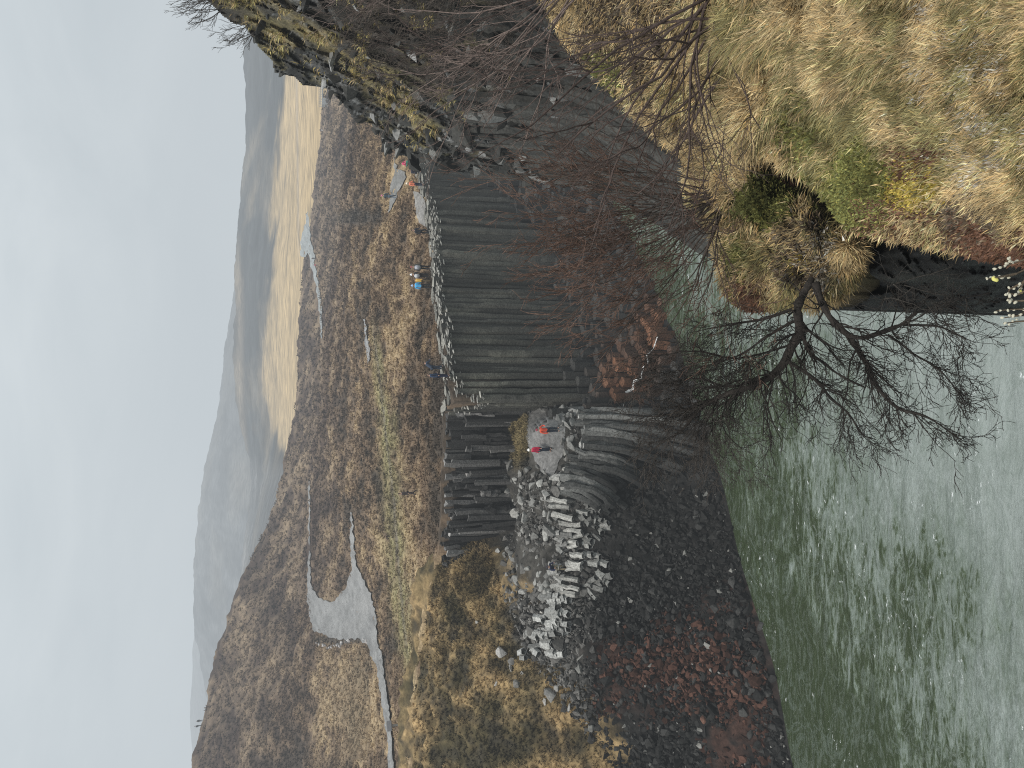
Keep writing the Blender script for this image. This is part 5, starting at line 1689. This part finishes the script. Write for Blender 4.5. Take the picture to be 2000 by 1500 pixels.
def ellips(name, loc, r, mat, sub=2, cut=None, parent=None):
    bm = bmesh.new(); bmesh.ops.create_icosphere(bm, subdivisions=sub, radius=1)
    for v_ in bm.verts:
        v_.co = Vector((v_.co.x * r[0], v_.co.y * r[1], v_.co.z * r[2]))
    if cut is not None:
        bmesh.ops.delete(bm, geom=[v_ for v_ in bm.verts if v_.co.z < cut * r[2]], context='VERTS')
    me = bpy.data.meshes.new(name); bm.to_mesh(me); bm.free(); me.materials.append(mat)
    for p in me.polygons: p.use_smooth = True
    o = bpy.data.objects.new(name, me); COL.objects.link(o); o.location = loc
    if parent: o.parent = parent
    return o


def person(loc, yaw, label, jacket, trousers, hat=None, hair=None, pack=None, pose='stand', h=1.72, group=None, bare_legs=False, jl=0.86, scarf=None):
    """faces local -Y before yaw. pose: stand, walk, sit, bend, hand (one arm bent up)"""
    root = empty('person', loc); root.rotation_euler = (0, 0, yaw)
    tag(root, label, 'person', group)
    s = h / 1.72
    rs = np.random.default_rng(int(abs(loc[0] * 100)) + 3)
    J = {}
    fwd = np.array([0, -1.0, 0])
    hz = 0.92; lean = 0.0
    if pose == 'sit': hz = 0.40
    hip = np.array([0, 0, hz])
    lean = {'bend': 0.75, 'sit': 0.30, 'walk': 0.10}.get(pose, 0.03)
    sp_ = np.array([0, -math.sin(lean), math.cos(lean)])
    J['pelvis'] = hip; J['waist'] = hip + sp_ * 0.16; J['chest'] = hip + sp_ * 0.38; J['neckb'] = hip + sp_ * 0.53; J['neck'] = hip + sp_ * 0.58
    hd = np.array([0, -math.sin(lean * 0.6) - 0.02, math.cos(lean * 0.6)])
    J['head0'] = J['neck'] + hd * 0.06; J['head1'] = J['neck'] + hd * 0.14; J['head2'] = J['neck'] + hd * 0.20
    for sg, S in ((-1, 'l'), (1, 'r')):
        J['hipj' + S] = hip + np.array([0.095 * sg, 0, -0.03])
        if pose == 'sit':
            J['knee' + S] = J['hipj' + S] + np.array([0.05 * sg, -0.42, 0.06]); J['ank' + S] = J['knee' + S] + np.array([0, -0.08, -0.42])
        else:
            st = {'walk': 0.20, 'bend': 0.03}.get(pose, 0.02) * sg
            J['knee' + S] = np.array([0.10 * sg, -0.03 - st * 0.7, 0.50]); J['ank' + S] = np.array([0.11 * sg, st * 1.0, 0.09])
        J['toe' + S] = J['ank' + S] + np.array([0.02 * sg, -0.15, -0.05])
        sh = J['neckb'] + np.array([0.185 * sg, 0, -0.03]); J['sh' + S] = sh
        if pose == 'hand' and sg == 1:
            J['elb' + S] = sh + np.array([0.16, 0.02, -0.23]); J['wri' + S] = sh + np.array([0.04, -0.20, -0.30]); J['hnd' + S] = J['wri' + S] + np.array([-0.05, -0.06, 0.02])
        elif pose in ('bend', 'hand2'):
            J['elb' + S] = sh + np.array([0.07 * sg, -0.10, -0.25]); J['wri' + S] = sh + np.array([0.00, -0.30, -0.22]); J['hnd' + S] = J['wri' + S] + np.array([-0.03 * sg, -0.08, 0.0])
        elif pose == 'sit':
            J['elb' + S] = sh + np.array([0.08 * sg, -0.12, -0.25]); J['wri' + S] = sh + np.array([0.02 * sg, -0.32, -0.34]); J['hnd' + S] = J['wri' + S] + np.array([-0.02 * sg, -0.08, -0.01])
        else:
            sw = 0.12 * -sg if pose == 'walk' else -0.03
            J['elb' + S] = sh + np.array([0.07 * sg, sw * 0.4 + 0.02, -0.28]); J['wri' + S] = sh + np.array([0.08 * sg, sw - 0.05, -0.52]); J['hnd' + S] = J['wri' + S] + np.array([-0.005 * sg, -0.03, -0.09])
    for k_ in J: J[k_] = J[k_] * s

    def build(nm, names, rad, edges, mat, extra=0.0):
        nodes = [tuple(J[n]) + ((rad[n][0] * s + extra, rad[n][1] * s + extra) if isinstance(rad[n], tuple) else rad[n] * s + extra,) for n in names]
        ix = {n: i for i, n in enumerate(names)}
        o = skin(nm, nodes, [(ix[a_], ix[b_]) for a_, b_ in edges], mat)
        o.parent = root
        return o

    rad = {'pelvis': (0.135, 0.10), 'waist': (0.125, 0.095), 'chest': (0.15, 0.11), 'neckb': (0.10, 0.075), 'neck': 0.052, 'head0': 0.062, 'head1': (0.082, 0.094), 'head2': (0.066, 0.075)}
    for S in 'lr':
        rad.update({'hipj' + S: 0.085, 'knee' + S: 0.058, 'ank' + S: 0.038, 'toe' + S: 0.034, 'sh' + S: 0.055, 'elb' + S: 0.042, 'wri' + S: 0.028, 'hnd' + S: 0.034})
    names = list(J.keys())
    edges = [('pelvis', 'waist'), ('waist', 'chest'), ('chest', 'neckb'), ('neckb', 'neck'), ('neck', 'head0'), ('head0', 'head1'), ('head1', 'head2')]
    for S in 'lr':
        edges += [('pelvis', 'hipj' + S), ('hipj' + S, 'knee' + S), ('knee' + S, 'ank' + S), ('ank' + S, 'toe' + S), ('neckb', 'sh' + S), ('sh' + S, 'elb' + S), ('elb' + S, 'wri' + S), ('wri' + S, 'hnd' + S)]
    names = ['pelvis'] + [n for n in names if n != 'pelvis']
    build('body', names, rad, edges, SKIN)
    # jacket: torso and sleeves, a little fuller than the body
    jr = dict(rad); jr.update({'pelvis': (0.165, 0.135), 'waist': (0.16, 0.13), 'chest': (0.178, 0.14), 'neckb': (0.115, 0.09)})
    for S in 'lr': jr.update({'sh' + S: 0.075, 'elb' + S: 0.060, 'wri' + S: 0.047})
    jn = ['waist', 'pelvis', 'chest', 'neckb'] + [x + S for S in 'lr' for x in ('sh', 'elb', 'wri')]
    J['hem'] = J['pelvis'] + (np.array([0, 0, -0.12 * s]) if pose != 'sit' else np.array([0, -0.06 * s, -0.02 * s])); jr['hem'] = (0.168, 0.14); jn.append('hem')
    build('jacket', jn, jr, [('hem', 'pelvis'), ('pelvis', 'waist'), ('waist', 'chest'), ('chest', 'neckb')] + [e for S in 'lr' for e in (('neckb', 'sh' + S), ('sh' + S, 'elb' + S), ('elb' + S, 'wri' + S))], cloth(jacket))
    tr = dict(rad)
    for S in 'lr': tr.update({'hipj' + S: 0.105, 'knee' + S: 0.075, 'ank' + S: 0.06})
    tr['pelvis'] = (0.14, 0.11)
    build('trousers', ['pelvis'] + [x + S for S in 'lr' for x in ('hipj', 'knee', 'ank')], tr, [e for S in 'lr' for e in (('pelvis', 'hipj' + S), ('hipj' + S, 'knee' + S), ('knee' + S, 'ank' + S))], cloth(trousers))
    for S in 'lr':
        a_, t_ = J['ank' + S], J['toe' + S]
        o = skin('shoe', [(a_[0], a_[1] + 0.05, a_[2] - 0.035, 0.048), tuple((a_ + t_) / 2 + np.array([0, 0, -0.012])) + (0.05,), tuple(t_) + (0.042,)], [(0, 1), (1, 2)], cloth((0.03, 0.03, 0.032)))
        o.parent = root
    hc = J['head1'] + hd * 0.035
    if hat is not None:
        o = ellips('hat', hc + hd * 0.01, (0.108, 0.116, 0.125), cloth(hat), cut=-0.25, parent=root); o.rotation_euler = (lean * 0.6, 0, 0)
        o2 = ellips('bobble', hc + hd * 0.14, (0.035, 0.035, 0.035), cloth(hat), sub=1, parent=root)
    else:
        o = ellips('hair', hc + np.array([0, 0.02, 0.0]), (0.098, 0.108, 0.115), cloth(hair or (0.05, 0.035, 0.025)), cut=-0.35, parent=root); o.rotation_euler = (lean * 0.6 - 0.45, 0, 0)
    # face: nose, eyes
    fc = J['head1'] - np.array([0, 0.088 * s, 0]) + np.array([0, 0, -0.01])
    ellips('nose', fc, (0.013, 0.02, 0.02), SKIN, sub=1, parent=root)
    for sg in (-1, 1): ellips('eye', fc + np.array([0.032 * sg, 0.012, 0.03]), (0.010, 0.006, 0.007), cloth((0.03, 0.025, 0.02)), sub=1, parent=root)
    if pack is not None:
        bm = bmesh.new(); bmesh.ops.create_cube(bm, size=1.0)
        for v_ in bm.verts: v_.co = Vector((v_.co.x * 0.34, v_.co.y * 0.20, v_.co.z * 0.50))
        bmesh.ops.bevel(bm, geom=bm.edges[:], offset=0.07, segments=3, affect='EDGES')
        me = bpy.data.meshes.new('backpack'); bm.to_mesh(me); bm.free(); me.materials.append(cloth(pack))
        for p in me.polygons: p.use_smooth = True
        o = bpy.data.objects.new('backpack', me); COL.objects.link(o); o.parent = root
        o.location = Vector(J['waist'] * 0.45 + J['chest'] * 0.55 + np.array([0, 0.22, 0.02])); o.rotation_euler = (-lean, 0, 0)
        o2 = ellips('pocket', o.location + Vector((0, 0.09, -0.05)), (0.11, 0.045, 0.13), cloth(tuple(x * 0.55 for x in pack)), parent=root)
    return root


def foot(u, v, fn, t1):
    t = float(hit(u, v, fn, 40, t1, 600)[0]); p = pt(u, v, t); p[2] = fn(p[0], p[1]); return p


GROUND = []
rim = lambda u, v, t: pt(u, v, t)
NAVY = (0.018, 0.024, 0.05); BLACK = (0.02, 0.021, 0.024); DKGREY = (0.05, 0.055, 0.065)
R90 = math.radians(90)
PPL = [
    # u, v of the feet, surface, yaw, label, jacket, trousers, options
    (661, 1094, 'L', 0.35, 'person in a vermilion jacket with bent arm standing on the sandy shelf', (0.62, 0.085, 0.045), (0.022, 0.03, 0.045), dict(hat=(0.25, 0.05, 0.07), pose='hand', h=1.70)),
    (623, 1079, 'L', -0.9, 'person in a crimson jacket and white bobble hat on the sandy shelf', (0.42, 0.02, 0.06), (0.022, 0.03, 0.045), dict(hat=(0.85, 0.83, 0.80), pose='stand', h=1.72)),
    (392, 1106, 'L', 0.5, 'person in a navy jacket and tan trousers bending down among the pale stumps', (0.022, 0.027, 0.055), (0.30, 0.25, 0.17), dict(pose='bend', h=1.78, hair=(0.04, 0.035, 0.05))),
    (766, 878, 'P', 1.2, 'person dressed in navy blue standing at the very corner of the column cliff', (0.03, 0.05, 0.095), NAVY, dict(pose='stand', h=1.75)),
    (782, 866, 'P', 2.2, 'person in dark clothes bending forward a step from the cliff corner', (0.035, 0.048, 0.075), (0.03, 0.04, 0.06), dict(pose='bend', h=1.72)),
    (941, 843, 'P', 2.9, 'person in a bright sky blue jacket seen from behind at the cliff edge', (0.09, 0.42, 0.75), (0.03, 0.035, 0.04), dict(hat=(0.35, 0.50, 0.75), pose='stand', h=1.72)),
    (951, 843, 'P', 1.6, 'person in yellow with brown trousers half behind the sky blue jacket', (0.72, 0.45, 0.11), (0.13, 0.10, 0.06), dict(pose='hand', h=1.66)),
    (962, 840, 'P', 2.6, 'person in black with a white cap and white backpack at the cliff edge', (0.03, 0.032, 0.036), BLACK, dict(hat=(0.88, 0.88, 0.90), pack=(0.55, 0.56, 0.58), pose='stand', h=1.74)),
    (977, 842, 'P', 2.9, 'person carrying a big pale grey backpack at the cliff edge', (0.06, 0.06, 0.055), BLACK, dict(hat=(0.28, 0.10, 0.09), pack=(0.42, 0.43, 0.47), pose='walk', h=1.74)),
    (1047, 840, 'P', 0.5, 'person all in dark clothes walking beside the smooth rock ledge', (0.03, 0.033, 0.042), BLACK, dict(pose='walk', h=1.72)),
    (1139, 827, 'P', 0.6, 'person in a salmon orange jacket photographing at the cliff top', (0.72, 0.22, 0.13), NAVY, dict(hat=(0.80, 0.72, 0.62), pose='hand', h=1.70)),
    (1163, 819, 'P', 0.2, 'person in dark clothes sitting on pale rocks by the near wall', (0.028, 0.032, 0.05), BLACK, dict(pose='sit', h=1.70)),
    (1177, 800, 'P', 0.9, 'person in a pink jacket sitting low behind the pale rocks', (0.68, 0.09, 0.19), (0.05, 0.25, 0.17), dict(pose='sit', h=1.65)),
    (1116, 775, 'P', 2.7, 'person in slate grey with a pink hat walking on the gravel patch', (0.05, 0.075, 0.095), (0.12, 0.15, 0.19), dict(hat=(0.55, 0.14, 0.30), pose='walk', h=1.76)),
    (538, 814, 'P', -0.8, 'person in dark brown clothes walking alone on the trodden green way', (0.055, 0.045, 0.045), (0.035, 0.03, 0.035), dict(pose='walk', h=1.74)),
    (982, 622, 'P', 0.3, 'tiny person in red on the far gravel road', (0.50, 0.05, 0.09), (0.06, 0.06, 0.07), dict(pose='walk', h=1.72)),
    (995, 618, 'P', 0.3, 'tiny person in dark clothes on the far gravel road', (0.06, 0.06, 0.075), (0.06, 0.06, 0.07), dict(pose='walk', h=1.76)),
    (1246, 627, 'P', 0.0, 'tiny person in a dark top and white trousers out on the far heath', (0.07, 0.05, 0.055), (0.75, 0.75, 0.74), dict(pose='stand', h=1.75)),
    (93, 397, 'P', 0.4, 'dark figure standing on the brow of the brown hill, uphill of its companion', (0.035, 0.04, 0.045), (0.04, 0.042, 0.05), dict(pose='stand', h=1.8, pack=(0.05, 0.055, 0.06))),
]
PPL.append((83, 394, 'P', 2.4, 'dark figure on the brow of the brown hill, higher up than its companion', (0.045, 0.055, 0.06), (0.04, 0.042, 0.05), dict(pose='stand', h=1.8, pack=(0.06, 0.065, 0.07))))
PPL[-2] = PPL[-2][:4] + ('dark figure on the brow of the brown hill, lower down than its companion',) + PPL[-2][5:]
bpy.context.view_layer.update()
FARBV = tree_of(ground, *[c for c in cliff.children])
NEARBV = tree_of(bank, *[o for o in bpy.data.objects if o.name.startswith('sandy_shelf')])


def stand_on(x, y, bv, zfrom=80):
    h = bv.ray_cast(Vector((x, y, zfrom)), Vector((0, 0, -1)))
    return h[0].z if h[0] is not None else None


for (u, v, sf, yaw, lab, jk, tr, opt) in PPL:
    if sf == 'L':
        t = float(hit(u, v, LOW_G, 40, 75, 400)[0]); p = pt(u, v, t)
        z = stand_on(p[0], p[1], NEARBV)
    else:
        h, _ = cast(u, v, FARBV)
        if h is None or h[1] > 330:
            t = float(hit(u, v + 4, PLAT_G, 40, 330, 600)[0]); p = pt(u, v, t)
        else:
            p = h
        if p[2] < 12.5:          # aimed just past the rim: step back onto the top
            p = pt(u, v, float(np.interp(u, FRONT[:, 0], FRONT[:, 2])) + 1.0)
        z = stand_on(p[0], p[1], FARBV)
    if z is None: z = p[2]
    person((p[0], p[1], z - 0.01), yaw, lab, jk, tr, **opt)

# ------------------------------------------------------------------ small built things


def box(bm, c, s, rot=None):
    r = bmesh.ops.create_cube(bm, size=1.0)
    M_ = Matrix.Translation(Vector(c)) @ (rot.to_4x4() if rot else Matrix.Identity(4)) @ Matrix.Diagonal((s[0], s[1], s[2], 1))
    bmesh.ops.transform(bm, matrix=M_, verts=r['verts'])
    return r['verts']


def bm_obj(name, bm, mat, parent=None, bev=0.0):
    if bev: bmesh.ops.bevel(bm, geom=bm.edges[:], offset=bev, segments=2, affect='EDGES')
    me = bpy.data.meshes.new(name); bm.to_mesh(me); bm.free(); me.materials.append(mat)
    o = bpy.data.objects.new(name, me); COL.objects.link(o); o.parent = parent
    return o


WOOD = flat_mat('grey_wood', (0.30, 0.29, 0.27), noise=0.3, scale=6)
BOARD = flat_mat('board_face', (0.10, 0.10, 0.105), noise=0.25, scale=9)
WHITE = flat_mat('white_card', (0.82, 0.82, 0.80), noise=0.05)
CONC = flat_mat('concrete', (0.33, 0.34, 0.34), noise=0.2, scale=1.5)
STEEL = flat_mat('galvanised', (0.30, 0.31, 0.32), rough=0.5, noise=0.15, scale=3)
p = foot(85, 784, PLAT_G, 300) + np.array([0, 0, 0.30])
sg = empty('information_board', p); sg.rotation_euler = (0, 0, math.radians(25))
tag(sg, 'grey lectern style information board with a small white card beside the gravel path', 'sign')
bm = bmesh.new(); box(bm, (0, 0, 0.22), (0.20, 0.12, 1.1)); bm_obj('post', bm, WOOD, sg, 0.012)
bm = bmesh.new(); box(bm, (0, 0, -0.26), (0.55, 0.35, 0.06)); bm_obj('foot', bm, WOOD, sg, 0.012)
tl = Matrix.Rotation(math.radians(38), 3, 'X')
bm = bmesh.new(); box(bm, (0, 0, 0.86), (0.95, 0.62, 0.05), tl); bm_obj('panel', bm, BOARD, sg, 0.01)
bm = bmesh.new(); box(bm, (0.24, 0.27, 1.14), (0.34, 0.03, 0.2), Matrix.Rotation(math.radians(20), 3, 'X')); bm_obj('card', bm, WHITE, sg, 0.004)

# little bridge far off at the right
pb = foot(1322, 640, PLAT_G, 340); pb = pt(1322, 634, 300.0)
br = empty('footbridge', pb); br.rotation_euler = (0, 0, math.radians(4))
tag(br, 'small grey footbridge with railings far off beside the straw coloured fields', 'bridge')
bm = bmesh.new(); box(bm, (2, 0, 0.9), (16, 2.4, 0.35)); bm_obj('deck', bm, CONC, br, 0.04)
for x in (-4.6, 4.2): 
    bm = bmesh.new(); box(bm, (x, 0, -1.4), (2.6, 2.8, 4.2)); bm_obj('abutment', bm, CONC, br, 0.08)
for y in (-1.15, 1.15):
    bm = bmesh.new()
    for z in (1.6, 2.1): box(bm, (2, y, z), (16, 0.08, 0.08))
    for k_ in range(9): box(bm, (-5.8 + k_ * 1.95, y, 1.55), (0.09, 0.10, 1.2))
    bm_obj('railing', bm, STEEL, br)
# line of pale stones in the ditch by the path bend
stl = [(250, 613), (246, 628), (240, 645), (245, 662), (252, 678), (254, 700), (254, 722)]
rs = np.random.default_rng(301)
for i in range(26):
    k_ = rs.uniform(0, len(stl) - 1.001); i0 = int(k_); q_ = np.array(stl[i0]) * (1 - k_ + i0) + np.array(stl[i0 + 1]) * (k_ - i0)
    p = foot(q_[0] - 4 + rs.normal(0, 1.2), q_[1] + rs.normal(0, 1), PLAT_G, 230)
    boulder(p + np.array([0, 0, 0.22]), rs.uniform(0.2, 0.5), (0.36, 0.34, 0.33), 'kerb', rs, 'pale stone in the row edging the gravel turning area', 'stones edging the gravel path')
# ------------------------------------------------------------------ haze, sky, sun
hz, nt, bs = mat_new('haze')
N = nt.nodes; L = nt.links
N.remove(bs)
ab = N.new('ShaderNodeVolumeAbsorption'); ab.inputs['Color'].default_value = (0, 0, 0, 1); ab.inputs['Density'].default_value = HAZE
em = N.new('ShaderNodeEmission'); em.inputs['Color'].default_value = (0.55, 0.60, 0.635, 1); em.inputs['Strength'].default_value = HAZE
ad = N.new('ShaderNodeAddShader'); L.new(ab.outputs[0], ad.inputs[0]); L.new(em.outputs[0], ad.inputs[1])
L.new(ad.outputs[0], N['Material Output'].inputs['Volume'])
x0, x1, y0, y1, z0, z1 = -2500, 2500, -300, 2950, -20, 330
bx = new_mesh('haze', [(x, y, z) for z in (z0, z1) for y in (y0, y1) for x in (x0, x1)],
              [(0, 2, 3, 1), (4, 5, 7, 6), (0, 1, 5, 4), (2, 6, 7, 3), (0, 4, 6, 2), (1, 3, 7, 5)], hz, smooth=False)
tag(bx, 'thin grey haze filling the valley', kind='structure')

wd = bpy.data.worlds.new("World"); SC.world = wd; wd.use_nodes = True
nt = wd.node_tree; N = nt.nodes; L = nt.links
bg = N['Background']
SUN_EL, SUN_AZ = math.radians(66), math.radians(215)     # azimuth measured from +Y clockwise: behind the camera, from the left
sky = N.new('ShaderNodeTexSky'); sky.sky_type = 'NISHITA'; sky.sun_disc = False
sky.sun_elevation = SUN_EL; sky.sun_rotation = SUN_AZ
sky.air_density = 1.0; sky.dust_density = 3.0
tc = N.new('ShaderNodeTexCoord')
mp = N.new('ShaderNodeMapping'); mp.inputs['Scale'].default_value = (1.2, 1.2, 3.0)
L.new(tc.outputs['Generated'], mp.inputs['Vector'])
ns = N.new('ShaderNodeTexNoise'); ns.inputs['Scale'].default_value = 2.2; ns.inputs['Detail'].default_value = 5; ns.inputs['Roughness'].default_value = 0.55; ns.inputs['Distortion'].default_value = 0.4
L.new(mp.outputs['Vector'], ns.inputs['Vector'])
cr = N.new('ShaderNodeValToRGB')
cr.color_ramp.elements[0].position = 0.32; cr.color_ramp.elements[0].color = (6.0, 6.65, 6.95, 1)
cr.color_ramp.elements[1].position = 0.70; cr.color_ramp.elements[1].color = (8.2, 8.75, 8.9, 1)
L.new(ns.outputs['Fac'], cr.inputs[0])
# cloud is brighter overhead
sp = N.new('ShaderNodeSeparateXYZ'); L.new(tc.outputs['Generated'], sp.inputs[0])
mr = N.new('ShaderNodeMapRange'); mr.inputs['From Min'].default_value = 0.25; mr.inputs['From Max'].default_value = 0.9; mr.inputs['To Min'].default_value = 1.0; mr.inputs['To Max'].default_value = TOPSKY
L.new(sp.outputs['Z'], mr.inputs['Value'])
sc_ = N.new('ShaderNodeVectorMath'); sc_.operation = 'SCALE'
L.new(cr.outputs[0], sc_.inputs[0]); L.new(mr.outputs[0], sc_.inputs['Scale'])
mx = N.new('ShaderNodeMixRGB'); mx.inputs[0].default_value = 0.9
L.new(sky.outputs[0], mx.inputs[1]); L.new(sc_.outputs[0], mx.inputs[2])
L.new(mx.outputs[0], bg.inputs['Color'])
bg.inputs['Strength'].default_value = 0.1
sl = bpy.data.lights.new('sun', 'SUN'); sl.energy = 2.7; sl.angle = math.radians(12); sl.color = (1.0, 0.95, 0.87)
so = bpy.data.objects.new('sun', sl); COL.objects.link(so)
sd = Vector((math.sin(SUN_AZ) * math.cos(SUN_EL), math.cos(SUN_AZ) * math.cos(SUN_EL), math.sin(SUN_EL)))
so.rotation_euler = sd.to_track_quat('Z', 'Y').to_euler()
so.location = (0, 0, 200)

SC.view_settings.view_transform = 'Standard'
SC.view_settings.look = 'None'
SC.view_settings.exposure = 0
SC.render.engine = 'CYCLES'
SC.cycles.max_bounces = 5
SC.cycles.diffuse_bounces = 3
SC.cycles.use_denoising = False
SC.cycles.pixel_filter_type = 'BLACKMAN_HARRIS'
SC.cycles.filter_width = 1.1
SC.cycles.volume_bounces = 0
